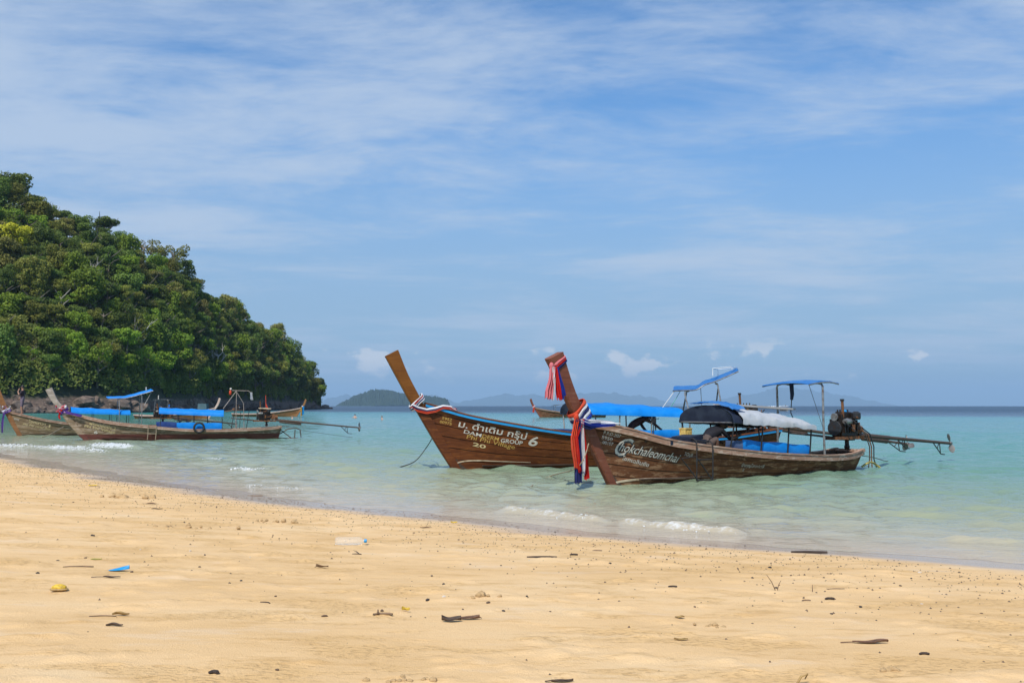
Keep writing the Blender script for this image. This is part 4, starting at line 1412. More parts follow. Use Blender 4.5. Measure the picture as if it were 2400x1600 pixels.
    MB().tube([a0.lerp(a1, 0.05) + Vector((0, 0, -0.09)), a0.lerp(a1, 0.30) + Vector((0, 0, -0.11)), a0.lerp(a1, 0.31) + Vector((0, 0, -0.10))], [0.05 * s, 0.055 * s, 0.02], 8).build('muffler', PIPE_BROWN, e, True)
    MB().tube([a0.lerp(a1, 0.30), a1], [0.046 * s, 0.036 * s], 8).build('drive_shaft', PIPE_BROWN, e, True)
    for fr, dp in struts:
        p = a0.lerp(a1, fr); q = p + Vector((tail * 0.085, 0, -dp)); m = p + Vector((tail * 0.072, 0, 0))
        mb = MB(); mb.tube([p, q, q + Vector((0.22, 0, -0.02))], 0.018, 5); mb.tube([m, q - Vector((0.03, 0, -0.02))], 0.016, 5); mb.tube([p.lerp(q, 0.55), m], 0.014, 5)
        mb.build('skeg', STEEL_DARK, e)
    hub = a1 + Vector((0.06, 0, 0))
    pr = MB().lathe([(0.02, -0.08), (0.05, -0.05), (0.05, 0.05), (0.015, 0.10)], hub, 10, (0, math.pi / 2, 0)).build('propeller', BRONZE, e, True)
    for k in range(2 if seed % 2 == 0 else 3):
        an = 0.25 + k * 2 * math.pi / (2 if seed % 2 == 0 else 3)
        ay, az_ = math.sin(an), math.cos(an); rows_t = []; rows_b = []
        for j in range(7):
            q = j / 6; rr = 0.04 + 0.27 * q; wd = 0.012 + 0.085 * math.sin(math.pi * min(1, q * 0.92 + 0.06)) ** 0.8
            c = hub + Vector((0, ay * rr, az_ * rr)); tw = 0.9 - 0.5 * q
            tx = Vector((math.sin(tw), math.cos(tw) * az_, -math.cos(tw) * ay)); nn = tx.cross(Vector((0, ay, az_))) * 0.006
            rows_t.append([c - tx * wd + nn, c + nn * 1.5, c + tx * wd + nn]); rows_b.append([c - tx * wd - nn, c - nn * 1.5, c + tx * wd - nn])
        MB().solid_grid(rows_t, rows_b).build('blade', BRONZE, pr, True)
    # tiller bars forward
    MB().tube([(-0.4 * s, 0.05, 0.03 * s), (-0.4 - tiller * 0.5, 0.05, 0.10 * s), (-0.4 - tiller, 0.05, 0.16 * s)], [0.035, 0.03, 0.024], 7).build('tiller', PIPE_BROWN, e, True)
    tag(e, label, 'engine')
    return e


def boat_point(root, x, y, z):
    return Matrix.Translation(root.location) @ Euler(root.rotation_euler).to_matrix().to_4x4() @ Vector((x, y, z))


def rope(pts, r, mat, label, name='mooring_rope', n=10, cat='rope'):
    """sagging rope through points (Catmull-Rom)"""
    P = [Vector(p) for p in pts]; out = []
    for i in range(len(P) - 1):
        a, b_, c, d = P[max(i - 1, 0)], P[i], P[i + 1], P[min(i + 2, len(P) - 1)]
        for k in range(n):
            q = k / n
            out.append(0.5 * ((2 * b_) + (c - a) * q + (2 * a - 5 * b_ + 4 * c - d) * q * q + (3 * b_ - a - 3 * c + d) * q ** 3))
    out.append(P[-1])
    return tag(MB().tube(out, r, 6).build(name, mat, None, True), label, cat)


def ribbon(path, width, mat, parent, name, folds=4, amp=0.35, seed=0, flare=1.0, nrm=None, thick=0.006, sway=0.02):
    """hanging strip of cloth with lengthwise folds"""
    rd = random.Random(seed); P = [Vector(p) for p in path]; Q = []
    for i in range(len(P) - 1):
        for k in range(5): Q.append(P[i].lerp(P[i + 1], k / 5))
    Q.append(P[-1]); n = len(Q); ph = rd.uniform(0, 6)
    top = []; bot = []
    for i, p in enumerate(Q):
        t_ = (Q[min(i + 1, n - 1)] - Q[max(i - 1, 0)]).normalized()
        side = (nrm.cross(t_)).normalized(); q = i / (n - 1)
        wd = width * (1 + (flare - 1) * q)
        row = []; row2 = []
        for k in range(13):
            s_ = k / 12 - 0.5
            w_ = amp * wd * 0.35 * math.sin(s_ * folds * 2 * math.pi + ph + 0.8 * math.sin(q * 3 + ph))
            c = p + side * (s_ * wd * (0.9 + 0.1 * math.sin(q * 9 + ph)) + sway * math.sin(q * 4 + ph)) + nrm * w_
            if i == n - 1: c = c + t_ * rd.uniform(-.04, .05)
            row.append(c + nrm * thick * .5); row2.append(c - nrm * thick * .5)
        top.append(row); bot.append(row2)
    return MB().solid_grid(top, bot).build(name, mat, parent, True)


CL_PINK = mat_cloth('scarf_pink', (0.72, 0.20, 0.22), (0.85, 0.5, 0.5), 0.4, 0.3)
CL_RED = mat_cloth('scarf_red', (0.62, 0.018, 0.015), (0.7, 0.1, 0.08), 0.2, 0.25)
CL_ORANGE = mat_cloth('scarf_orange_red', (0.68, 0.075, 0.030), (0.75, 0.2, 0.12), 0.25, 0.25)
CL_NAVY = mat_cloth('scarf_navy', (0.020, 0.026, 0.115), (0.06, 0.08, 0.2), 0.3, 0.15)
CL_BLUE = mat_cloth('scarf_royal_blue', (0.018, 0.045, 0.34), (0.05, 0.1, 0.4), 0.3, 0.2)
CL_WHITE = mat_cloth('scarf_white', (0.72, 0.71, 0.72), (0.5, 0.5, 0.6), 0.3, 0.2)
CL_PURPLE = mat_cloth('scarf_purple', (0.16, 0.065, 0.36), (0.3, 0.2, 0.5), 0.3, 0.25)
CL_MAUVE = mat_cloth('scarf_mauve', (0.42, 0.25, 0.46), (0.6, 0.5, 0.6), 0.4, 0.25)
CL_YELLOW = mat_cloth('scarf_yellow', (0.72, 0.42, 0.02), (0.8, 0.6, 0.2), 0.2, 0.25)
CL_CYAN = mat_cloth('scarf_cyan', (0.02, 0.34, 0.68), (0.2, 0.5, 0.8), 0.2, 0.25)


def wrap(parent, centre, along, w, th, mats, width, name='scarf_wrap', tiltv=0.0, puff=0.03, front=None, seed=0):
    """bands of cloth tied round a prow: centre point, axis direction of the prow (unit, xz), half sizes"""
    across = Vector((-along.z, 0, along.x))     # in the plane of the prow, pointing forward/aft
    y_ = Vector((0, 1, 0)); k0 = len(mats); rd = random.Random(seed)
    for i, m in enumerate(mats):
        c0 = centre + along * ((i - (k0 - 1) / 2) * width / k0)
        hh = width / k0 * 0.60
        rows = []
        N = 24
        for k in range(N + 1):
            a = 2 * math.pi * k / N
            # rounded rectangle round the plank
            ca, sa = math.cos(a), math.sin(a); rr = (abs(ca) ** 4 + abs(sa) ** 4) ** -0.25
            o_ = across * (ca * rr * (w + puff)) + y_ * (sa * rr * (th + puff)) + along * (tiltv * ca * w)
            out = (across * ca + y_ * sa).normalized()
            b0 = 0.012 * math.sin(a * 3 + i + seed)
            rows.append([c0 + o_ - along * (hh + b0), c0 + o_ - along * hh * 0.4 + out * (0.018 + .008 * math.sin(a * 5)), c0 + o_ + along * hh * 0.35 + out * 0.022, c0 + o_ + along * (hh - b0)])
        inn = [[c0 + (p - c0) * 0.94 for p in r_] for r_ in rows]
        MB().solid_grid(rows, inn).build(name, m, parent, True)
# hull forms (metres, x from the stem foot aft, z above the water)
HA = Hull(9.45, [(-.62, 1.44), (0, 1.34), (.6, 1.21), (1.52, .99), (2.33, .87), (3.78, .70), (5.06, .58), (6.43, .50), (7.55, .45), (8.9, .46), (9.7, .56)],
          [(.40, -.35), (.20, .03), (-.10, .59), (-.42, 1.26), (-.60, 1.5)], 0.82)
HB = Hull(10.5, [(-1.0, 1.90), (-.36, 1.73), (.29, 1.54), (1.61, 1.28), (3.36, 1.01), (5.0, .86), (7.0, .80), (8.5, .83), (9.8, .95), (10.8, 1.05)],
          [(.36, -.35), (.20, .03), (-.02, .45), (-.33, .95), (-.72, 1.60), (-.90, 1.95)], 0.84)
HF = Hull(9.85, [(-.5, 1.38), (-.28, 1.31), (.76, 1.04), (1.71, .87), (3.3, .70), (5.23, .53), (7.18, .51), (9.17, .58), (10.1, .66)],
          [(.38, -.35), (.2, .03), (-.12, .45), (-.42, .85), (-.75, 1.35), (-.85, 1.5)], 0.80)
HE = Hull(8.9, [(-.65, 1.46), (-.45, 1.42), (.44, 1.20), (1.6, .92), (2.67, .74), (4.0, .60), (6.0, .52), (8.0, .56), (9.2, .66)],
          [(.36, -.35), (.2, .03), (-.1, .45), (-.35, .95), (-.55, 1.45), (-.62, 1.6)], 0.80)
HH = Hull(10.2, [(-.95, 1.56), (-.3, 1.36), (.8, 1.14), (2.0, .97), (3.95, .70), (6.2, .52), (8.5, .48), (10.4, .56)],
          [(.36, -.35), (.2, .03), (-.12, .5), (-.5, 1.05), (-.85, 1.55), (-.95, 1.7)], 0.82)
# ------------------------------------------------------------------ boat A: weathered brown, nearest
def lin(x0, z0, x1, z1): return lambda x: z0 + (z1 - z0) * min(1, max(0, (x - x0) / (x1 - x0)))
def pw(pts):
    xs = [p[0] for p in pts]; zs = [p[1] for p in pts]
    return lambda x: float(np.interp(x, xs, zs))


def side_curtain(root, x0, x1, H, top, mat, parent, inset=0.08, name='side_curtain', seed=1):
    rows = []; back = []; rd = random.Random(seed); n = int((x1 - x0) * 10)
    for i in range(n + 1):
        x = x0 + (x1 - x0) * i / n; g = H.gun(x, -1, inset); r_ = []
        for k in range(5):
            q = k / 4
            r_.append(Vector((x, g.y - 0.02 * math.sin(x * 9 + k * .5) * (0.4 + q) - 0.03 * math.sin(q * 3), g.z - 0.03 + (top(x) - g.z + 0.03) * q + 0.012 * math.sin(x * 5) * q)))
        rows.append(r_); back.append([p + Vector((0, 0.012, 0)) for p in r_])
    return MB().solid_grid(rows, back).build(name, mat, parent, True)


A = empty('longtail_boat', (2.16, 22.73, 0.0), R(38.3))
tag(A, 'weathered brown wooden long-tail boat nearest the beach, navy and white canopy, striped scarves on prow', 'boat')
build_hull(A, HA, WOOD_A, WOOD_A_RAIL, WOOD_A_RAIL, rail_h=0.13)
fr = smooth_edge([(.16, -.30), (0, 0.02), (-.36, .59), (-.71, 1.15), (-1.0, 1.55), (-1.22, 1.87), (-1.49, 2.34), (-1.80, 2.80)])
bk = smooth_edge([(.46, -.30), (.20, .06), (-.11, .60), (-.43, 1.26), (-.72, 1.62), (-.95, 1.95), (-1.19, 2.43), (-1.40, 2.97)])
prow(fr, bk, 0.13, 0.20, WOOD_A_STEM, A)
stripe_on(A, HA, [(.24, .045), (.69, .085), (1.43, .095), (2.28, .06)], 0.045, PAINT_CREAM)
HAL = lambda *a, **k: lettering(A, HA, *a, **k)
HAL('P.P.D.207', (-.19, 1.155), (.25, 1.06), .075, PAINT_WHITE, bold=.012)
HAL('5950', (-.23, 1.055), (.05, .99), .075, PAINT_WHITE_WORN, bold=.012)
HAL('00107', (-.20, .94), (.08, .885), .07, PAINT_WHITE_WORN, bold=.012)
HAL('C', (.15, .672), (.56, .60), .41, PAINT_DARK, shear=.45, bold=.035, off=.010)
HAL('C', (.13, .69), (.54, .62), .41, PAINT_WHITE, shear=.45, bold=.0, off=.014)
HAL('hokchaleomchai', (.26, .755), (1.93, .435), .205, PAINT_DARK, shear=.35, bold=.012, off=.012)
HAL('hokchaleomchai', (.24, .77), (1.91, .45), .205, PAINT_WHITE, shear=.35, bold=.0, off=.017)
HAL('TOUR', (2.03, .62), (2.30, .57), .085, PAINT_WHITE_WORN, bold=.01)
HAL('โชคเฉลิมชัย', (.36, .565), (1.10, .375), .085, PAINT_WHITE, bold=.012)
HAL('จำกุญโสมะ/๙/สี', (3.94, .295), (4.78, .225), .075, PAINT_WHITE_WORN, bold=.006)
HAL('2', (4.02, .185), (4.09, .18), .06, PAINT_WHITE_WORN, bold=.006)

zeW = pw([(3.4, 1.44), (5.0, 1.36), (6.7, 1.25)]); zcW = pw([(3.4, 1.83), (4.63, 1.68), (5.86, 1.55), (6.75, 1.38)])
cvA = canopy(A, 3.38, 6.62, lambda x: zeW(x) - .04, lambda x: zcW(x) - .02 - .10 * min(1, max(0, (x - 3.5) / .25)), 0.88, TARP_NAVY, [3.45, 4.55, 5.6, 6.55], HA, sag=0.0, flap=0.02, post_mat=STEEL_DARK, gable=TARP_NAVY)
MB().tube([(3.40, -.88, 1.38), (3.40, .88, 1.38)], .018, 6).build('cross_bar', STEEL, cvA)
# the white sheet thrown over it, crumpled
top = []; bot = []
for i in range(40):
    x = 3.66 + 3.0 * i / 39; row = []
    for k in range(29):
        a = math.pi * k / 28
        w_ = mnoise.noise(Vector((x * 2.0, k * .30, 0))) * 0.05 + mnoise.noise(Vector((x * 5.5, k * .7, 4))) * 0.025 + abs(mnoise.noise(Vector((x * 3 + k * .5, k * .9 - x * 2, 8)))) * 0.03
        y = -math.cos(a) * (0.935 + w_ * .6); z = zeW(x) - 0.075 - .03 * abs(mnoise.noise(Vector((x * 3, 1, 1)))) + (zcW(x) - zeW(x) + 0.085) * math.sin(a) ** 0.72 + w_ * .8
        row.append(Vector((x, y, z)))
    top.append(row); bot.append([p - Vector((0, 0, 0.018)) for p in row])
whiteA = MB().solid_grid(top, bot).build('canopy_sheet', TARP_WHITE, A, True)
whiteA['label'] = 'crumpled white tarpaulin over the canopy'
# blue cloth showing at the front of the ridge
top = []; bot = []
for i in range(12):
    x = 3.30 + 0.48 * i / 11; row = []
    for k in range(16):
        a = math.pi * (0.16 + 0.50 * k / 15)
        w_ = mnoise.noise(Vector((x * 7, k * .7, 9))) * 0.03
        row.append(Vector((x + .04 * math.sin(k * .9) + .10 * (k < 5) * (5 - k) / 5, -math.cos(a) * .95, 1.44 + (1.83 - 1.40) * math.sin(a) ** .72 + w_ + .012 + .02 * (x > 3.6))))
    top.append(row); bot.append([p - Vector((0, 0, .015)) for p in row])
MB().solid_grid(top, bot).build('ridge_cloth', TARP_BLUE_FADED, A, True)
side_curtain(A, 3.95, 6.62, HA, lin(3.95, .95, 6.6, .76), TARP_BLUE, A)
side_curtain(A, 3.35, 3.95, HA, lin(3.3, .97, 3.95, .92), mat_cloth('tarp_slate', (0.06, 0.10, 0.20), (.2, .25, .3), .3, .1), A, seed=3)
shA = helm_shade(A, [(6.58, 2.36), (6.9, 2.41), (7.25, 2.44), (7.6, 2.44), (7.92, 2.40)], -.78, .72, TARP_BLUE_FADED, [], HA, curl=.05, tilt=-.02)
gA, gB = HA.gun(7.25, -1, .03), HA.gun(7.25, 1, .03)
MB().tube([gA - Vector((0, 0, .12)), (7.25, -.74, 1.4), (7.25, -.74, 2.30), (7.25, -.70, 2.37), (7.25, -.58, 2.395), (7.25, .58, 2.395), (7.25, .70, 2.37), (7.25, .74, 2.30), (7.25, .72, 1.4), gB - Vector((0, 0, .12))], .030, 8).build('hoop', STEEL, shA, True)
MB().tube([(7.2, .22, 2.40), (7.2, .20, 2.1), (7.2, .22, 1.95)], [0.06, .055, .04], 7).build('furled_cloth', TARP_NAVY, shA, True)
MB().tube([(7.2, .22, 1.95), (7.18, .24, 1.6), (7.15, .1, 1.35), (7.1, -.3, 1.22)], 0.014, 5).build('cord', ROPE_DARK, shA, True)
MB().tube([(7.25, -.30, 2.38), (7.25, -.74, 1.15)], 0.008, 4).build('stay', STEEL_DARK, shA)
# grey plank lying along the roof
bd = MB()
bd.box((0, 0, 0), (3.1, .26, .045)).box((1.2, 0, -.04), (.06, .24, .05))
bo = bd.build('roof_plank', PLANK_GREY)
pA = boat_point(A, 5.62, .20, 1.765); bo.location = pA; bo.rotation_euler = Euler((0, R(2.6), R(38.3)))
tag(bo, 'long grey plank laid along the roof of the nearest boat', 'plank')
# bedding, crate
MB().box((2.15, -.12, .93), (1.25, .85, .16), (0, R(3), 0)).box((2.5, -.18, 1.02), (.55, .55, .10), (0, R(-4), .2)).build('seat_cushions', TARP_NAVY, A, True)
cr = MB(); cr.box((0, 0, .12), (.24, .2, .24)); cr.box((0, 0, .245), (.26, .22, .03)); cr.box((0, -.106, .12), (.14, .012, .12))
co = cr.build('plastic_crate', mat_simple('crate_yellow', (0.62, 0.44, 0.12), .5, .2, 12, col2=(.45, .25, .05))); co.location = boat_point(A, 2.98, .30, .98); co.rotation_euler = (0, 0, R(40))
tag(co, 'small yellow plastic box standing in the nearest boat', 'box')
# a tall pedestal fan-like lamp stand under the canopy
ls = MB(); ls.tube([(0, 0, 0), (0, 0, .45)], .012, 6); ls.box((0, 0, .47), (.09, .09, .08)); ls.box((0, 0, .525), (.30, .05, .02))
lo = ls.build('lamp_stand', STEEL_DARK); lo.location = boat_point(A, 2.05, .5, .95); lo.rotation_euler = (0, 0, R(30))
tag(lo, 'thin dark stand with a flat bar head under the navy canopy', 'stand')

engA = engine(boat_point(A, 9.30, 0, .86), R(38.3), None, 'dark oily truck engine with rusty exhaust on the stern of the nearest boat', 2, 1.22, .30, 5.85, .36, 2.1, struts=((0.40, 0.30), (0.80, 0.40)))
MB().ball((.08, .02, .76), .07, 8, 6, .1, (1.3, 1, .8)).build('fuel_cap', PAINT_BLUE, engA, True)
# hoses drooping to the water behind the stern
for k, (dx, mt) in enumerate([(0, PIPE_BROWN), (.10, RUST), (.22, RUBBER)]):
    MB().tube([(.35 + dx, -.22, .30), (.62 + dx, -.30, .12), (.78 + dx, -.32, -.25), (.80 + dx, -.30, -.60), (.72 + dx * 2, -.30, -.88)], .017, 6).build('cooling_hose', mt, engA, True)
g = boat_point(A, 9.45, -.25, .40)
rope([g, boat_point(A, 9.9, -.5, .33), boat_point(A, 10.35, -.6, .22), boat_point(A, 10.55, -.6, .20)], .012, ROPE_DARK, 'dark line trailing over the stern of the nearest boat', 'stern_line')
rope([boat_point(A, 9.7, -.3, .06), boat_point(A, 10.0, -.4, .18), boat_point(A, 10.3, -.5, .02)], .03, mat_simple('hose_yellow', (.42, .33, .08), .6, .3, 10), 'yellowish hose looping out of the water behind the nearest stern', 'water_hose', cat='hose')
# steel boarding ladder on the side
lad = empty('boarding_ladder', A.location, R(38.3))
def lp(x, z, o=.085): return HA.XZ(x, z, o)
def rail_path(x): 
    g = HA.gun(x, -1); return [g + Vector((0, .14, .10)), g + Vector((0, -.02, .14)), g + Vector((0, -.13, .07)), Vector((x, g.y - .13, .5)), Vector((x, g.y - .12, .03))]
for x in (2.22, 2.72):
    MB().tube(rail_path(x), .018, 7).build('stile', STEEL_DARK, lad, True)
for z in (.04, .52):
    a = HA.gun(2.22, -1); b_ = HA.gun(2.72, -1)
    MB().tube([(2.22, a.y - .12, z), (2.72, b_.y - .12, z)], .016, 6).build('rung', STEEL_DARK, lad)
MB().tube([(2.22, HA.gun(2.22).y - .02, .98), (2.72, HA.gun(2.72).y - .02, .92)], .016, 6).build('top_bar', STEEL_DARK, lad)
for xs_, xe in ((1.80, 2.22), (2.34, 2.72)):
    MB().tube([(xs_, HA.gun(2.0).y - .06, .56), (xe, HA.gun(2.4).y - .12, .06)], .016, 6).build('brace', STEEL_DARK, lad)
MB().tube([(1.80, HA.gun(2.0).y - .06, .56), (2.22, HA.gun(2.2).y - .12, .60)], .016, 6).build('brace', STEEL_DARK, lad)
tag(lad, 'black steel boarding ladder hung on the side of the nearest boat', 'ladder')
# scarves
N1 = Vector((-.25, -.97, 0)).normalized()
sc = empty('prow_scarf', A.location, R(38.3))
al = Vector((-.45, 0, .893)).normalized()
wrap(sc, Vector((-1.475, 0, 2.72)), al, .19, .095, [CL_NAVY, CL_RED, CL_PINK], .15, tiltv=-.16, puff=.015)
MB().ball((-1.74, -.10, 2.66), .055, 10, 8, .12, (1, 1, 1.2)).build('knot', CL_PINK, sc, True)
ribbon([(-1.74, -.13, 2.64), (-1.80, -.16, 2.3), (-1.86, -.17, 1.95)], .13, CL_PINK, sc, 'scarf_tail', 3, .6, 1, 1.5, N1)
ribbon([(-1.72, -.15, 2.64), (-1.76, -.19, 2.3), (-1.78, -.20, 1.92)], .05, CL_WHITE, sc, 'scarf_tail', 2, .5, 2, 1.2, N1)
ribbon([(-1.70, -.13, 2.60), (-1.62, -.16, 2.25), (-1.56, -.17, 1.93)], .10, CL_RED, sc, 'scarf_tail', 2, .6, 3, 1.5, N1)
ribbon([(-1.66, -.11, 2.60), (-1.52, -.14, 2.25), (-1.43, -.14, 1.97)], .11, CL_BLUE, sc, 'scarf_tail', 2, .5, 4, 1.7, N1)
tag(sc, 'pink, red and blue scarf knotted at the top of the nearest prow', 'scarf')
sc = empty('prow_scarf', A.location, R(38.3))
al = Vector((-.56, 0, .83)).normalized()
wrap(sc, Vector((-.84, 0, 1.60)), al, .20, .10, [CL_BLUE, CL_WHITE, CL_NAVY, CL_WHITE, CL_ORANGE], .40, tiltv=-.25, puff=.045, seed=2)
MB().ball((-1.06, -.14, 1.55), .06, 10, 8, .12, (1, 1, 1.3)).build('knot', CL_ORANGE, sc, True)
for k, (m_, y, dz) in enumerate([(CL_WHITE, -.17, .03), (CL_BLUE, -.20, -.05), (CL_NAVY, -.19, -.10)]):
    ribbon([(-.98, y + .05, 1.50 + dz), (-.72, y - .02, 1.40 + dz), (-.42, y - .10, 1.40 + dz * .6), (-.12, y - .17, 1.40 + dz * .1)], .14, m_, sc, 'scarf_drape', 2, .5, 20 + k, .55, Vector((-.15, -.93, .3)).normalized())
ribbon([(-.45, -.27, 1.42), (-.15, -.36, 1.42), (.02, -.40, 1.385)], .10, CL_WHITE, sc, 'scarf_drape', 1, .4, 9, .3, Vector((-.15, -.93, .3)).normalized())
for k, (m_, x, y, ze_, wd) in enumerate([(CL_ORANGE, -1.13, -.17, .42, .15), (CL_NAVY, -1.05, -.15, .10, .15), (CL_WHITE, -.93, -.17, .30, .10), (CL_RED, -.85, -.16, .20, .13), (CL_RED, -1.08, -.20, .36, .07)]):
    ribbon([(-1.05 + .05 * k * (k > 1), -.16, 1.50), (x, y, 1.1), (x + .02, y - .02, .7), (x + .03, y - .02, ze_)], wd, m_, sc, 'scarf_tail', 3, .6, 30 + k, 1.2, N1)
tag(sc, 'long red, white and navy scarf low on the nearest prow, tails nearly touching water', 'scarf')
# mooring rope
rope([boat_point(A, -.62, -.06, .95), boat_point(A, -1.0, -.12, .45), on_water(1290, 1115), on_water(1238, 1143, -.03)], .014, ROPE, 'tan mooring rope from the nearest prow down into the shallows')

# ------------------------------------------------------------------ boat B: varnished, blue stripe
B = empty('longtail_boat', (-1.73, 28.32, 0.0), R(20.3))
tag(B, 'varnished red-brown long-tail boat with blue stripe, golden bare prow and bright blue canopy', 'boat')
build_hull(B, HB, WOOD_B, PAINT_BLUE, WOOD_B, rail_h=0.075)
fr = smooth_edge([(.16, -.30), (0, 0.02), (-.21, .34), (-.55, .87), (-1.02, 1.64), (-1.23, 1.94), (-1.59, 2.57), (-1.92, 3.16)])
bk = smooth_edge([(.46, -.30), (.25, .06), (.04, .40), (-.26, .90), (-.74, 1.66), (-.92, 2.0), (-1.28, 2.66), (-1.57, 3.34)])
cut = 10
prow(fr[:14], bk[:14], 0.12, 0.16, WOOD_B, B, 'stem')
prow(fr[13:], bk[13:], 0.165, 0.20, WOOD_B_PROW, B, 'prow')
stripe_on(B, HB, [(.06, .13), (.28, .20), (.5, .23), (.89, .23), (1.27, .21), (2.31, .16)], 0.035, PAINT_CREAM)
HBL = lambda *a, **k: lettering(B, HB, *a, **k)
HBL('5952', (-.30, 1.41), (-.03, 1.35), .075, PAINT_GOLD, bold=.012)
HBL('00975', (-.36, 1.31), (-.03, 1.24), .075, PAINT_GOLD, bold=.012)
HBL('ม. ดำเดิม กรุ๊บ่', (.16, 1.20), (2.09, .82), .165, PAINT_WHITE, bold=.014)
HBL('6', (2.17, .66), (2.43, .63), .26, PAINT_WHITE, bold=.02, shear=.15)
HBL('DAM', (.32, 1.02), (.81, .90), .10, PAINT_WHITE, bold=.012)
HBL('DERM', (.84, .89), (1.31, .79), .10, PAINT_GOLD, bold=.012)
HBL('GROUP', (1.37, .76), (2.0, .67), .105, PAINT_WHITE, bold=.02)
HBL('Phi Phi Village', (.41, .87), (1.79, .55), .115, PAINT_GOLD, bold=.006)
HBL('20', (.59, .66), (.96, .57), .10, PAINT_GOLD_PALE, bold=.02)
cvB = canopy(B, 3.75, 7.05, lin(3.7, 1.60, 7, 1.50), pw([(3.75, 1.93), (5.5, 1.86), (7.05, 1.76)]), 0.88, TARP_BLUE, [3.82, 4.9, 5.95, 6.98], HB, sag=.02, flap=.06, gable=TARP_NAVY)
side_curtain(B, 4.9, 7.0, HB, lin(4.9, 1.08, 7.0, 1.06), TARP_BLUE, B)
MB().box((3.35, .1, 1.02), (.6, .7, .16)).build('seat_cushions', mat_cloth('cushion_blue', (.02, .06, .22)), B)
# a rolled dark blind hanging under the canopy near the man
shB = helm_shade(B, [(6.86, 2.26), (7.2, 2.28), (7.66, 2.30), (7.98, 2.46), (8.40, 2.58), (9.18, 2.88)], -.50, .50, TARP_BLUE_FADED, [(7.28, 2.28), (8.45, 2.52)], HB, tilt=.14, skew=.62)
rk = MB()
for y in (-.36, .30):
    rk.tube([(8.35 + .6 * (y > 0), y, 2.72), (8.35 + .6 * (y > 0), y, 2.94), (9.0 + .6 * (y > 0), y, 3.0), (9.05 + .6 * (y > 0), y, 2.9)], .014, 6)
rk.tube([(8.37, -.36, 2.94), (8.95, .30, 2.94)], .014, 6).tube([(9.0, -.36, 3.0), (9.6, .30, 3.0)], .014, 6)
rk.build('roof_rack', mat_simple('white_pipe', (.72, .73, .72), .4, .1, 8), shB, True)
for x0_, z0_, x1_, z1_, m_ in ((7.0, 2.25, 6.55, 1.72, ROPE_WHITE), (7.2, 2.25, 6.85, 1.75, mat_simple('rope_green', (.06, .30, .22), .8, .2, 30)), (7.9, 2.4, 7.92, 1.7, ROPE_DARK)):
    MB().tube([(x0_, -.38, z0_), (x1_, -.40, z1_)], .010, 4).build('stay', m_, shB)
engB = engine(boat_point(B, 9.70, 0, 1.12), R(20.3), None, 'dark engine with upright exhaust behind the plank-topped roof, on the varnished boat', 3, 1.12, .32, 6.4, .70, 1.5, tone=mat_simple('engine_green_grey', (.075, .072, .050), .5, .5, 16, .4, col2=(.03, .026, .02)), struts=((0.86, 0.34),))
sc = empty('prow_scarf', B.location, R(20.3))
al = Vector((-.50, 0, .866)).normalized()
wrap(sc, Vector((-1.0, 0, 1.88)), al, .21, .10, [CL_WHITE, CL_NAVY, CL_WHITE, CL_RED, CL_WHITE], .16, tiltv=-.35, puff=.02, seed=4)
for k, (m_, dz) in enumerate([(CL_WHITE, .045), (CL_NAVY, 0.0), (CL_ORANGE, -.045)]):
    pts = [(-1.16, 1.80 + dz * .5), (-1.0, 1.70 + dz), (-.75, 1.64 + dz), (-.5, 1.68 + dz), (-.30, 1.76 + dz * .6), (-.1, 1.75 + dz * .4), (.06, 1.68)]
    path = []
    for x, z in pts:
        q = HB.XZ(max(x, -.72), min(z, HB.zs(max(x, -.72)) + .02), .085); path.append((x, min(q.y, -.13), z))
    ribbon(path, .075, m_, sc, 'scarf_drape', 1, .5, 50 + k, .8, Vector((-.2, -.96, .2)).normalized(), sway=0)
tag(sc, 'narrow red, white and navy scarf looped below the golden prow', 'scarf')
rope([boat_point(B, -.56, -.02, .87), on_water(998, 1050, .40), on_water(970, 1082, .10), on_water(918, 1099, -.03)], .016, ROPE_DARK, 'dark mooring rope curving from the varnished boat into the water')

# ------------------------------------------------------------------ boat F: grey prow, left group
F = empty('longtail_boat', (-22.24, 51.86, 0.0), R(15.7))
tag(F, 'grey-brown long-tail boat with red bottom, silver prow and blue canopy, left of the bay', 'boat')
build_hull(F, HF, WOOD_F, WOOD_A_RAIL, WOOD_A_RAIL, rail_h=0.10)
fr = smooth_edge([(.16, -.30), (0, .02), (-.21, .22), (-.56, .63), (-.89, 1.04), (-1.27, 1.65), (-1.59, 2.05), (-1.87, 2.60)])
bk = smooth_edge([(.46, -.30), (.24, .10), (.02, .34), (-.30, .76), (-.60, 1.18), (-.96, 1.68), (-1.28, 2.08), (-1.56, 2.72)])
prow(fr[:14], bk[:14], .12, .165, WOOD_F, F, 'stem')
prow(fr[13:], bk[13:], .17, .20, WOOD_PROW_GREY, F)
HFL = lambda *a, **k: lettering(F, HF, *a, **k)
HFL('5952', (-.42, 1.10), (-.16, 1.03), .10, PAINT_GOLD_PALE, bold=.02)
HFL('พรหมช่อยิ่ง.2', (.29, .80), (1.59, .51), .15, PAINT_GOLD_PALE, bold=.012)
HFL('Phi Phi Village', (.05, .69), (1.56, .33), .13, PAINT_GOLD_PALE, bold=.006)
HFL('6', (.51, .35), (.70, .32), .14, PAINT_WHITE, bold=.03)
cvF = canopy(F, 3.72, 6.98, lin(3.7, 1.43, 6.95, 1.27), lin(3.7, 1.69, 6.95, 1.56), .64, TARP_BLUE, [3.8, 4.65, 5.45, 6.15, 6.9], HF, sag=.015, flap=.07, r=.018, post_mat=STEEL_DARK, gable=TARP_NAVY)  # navy gable sheet stands in for the shade under the canopy
side_curtain(F, 4.62, 6.9, HF, lin(3.6, .93, 6.9, .86), TARP_BLUE, F)
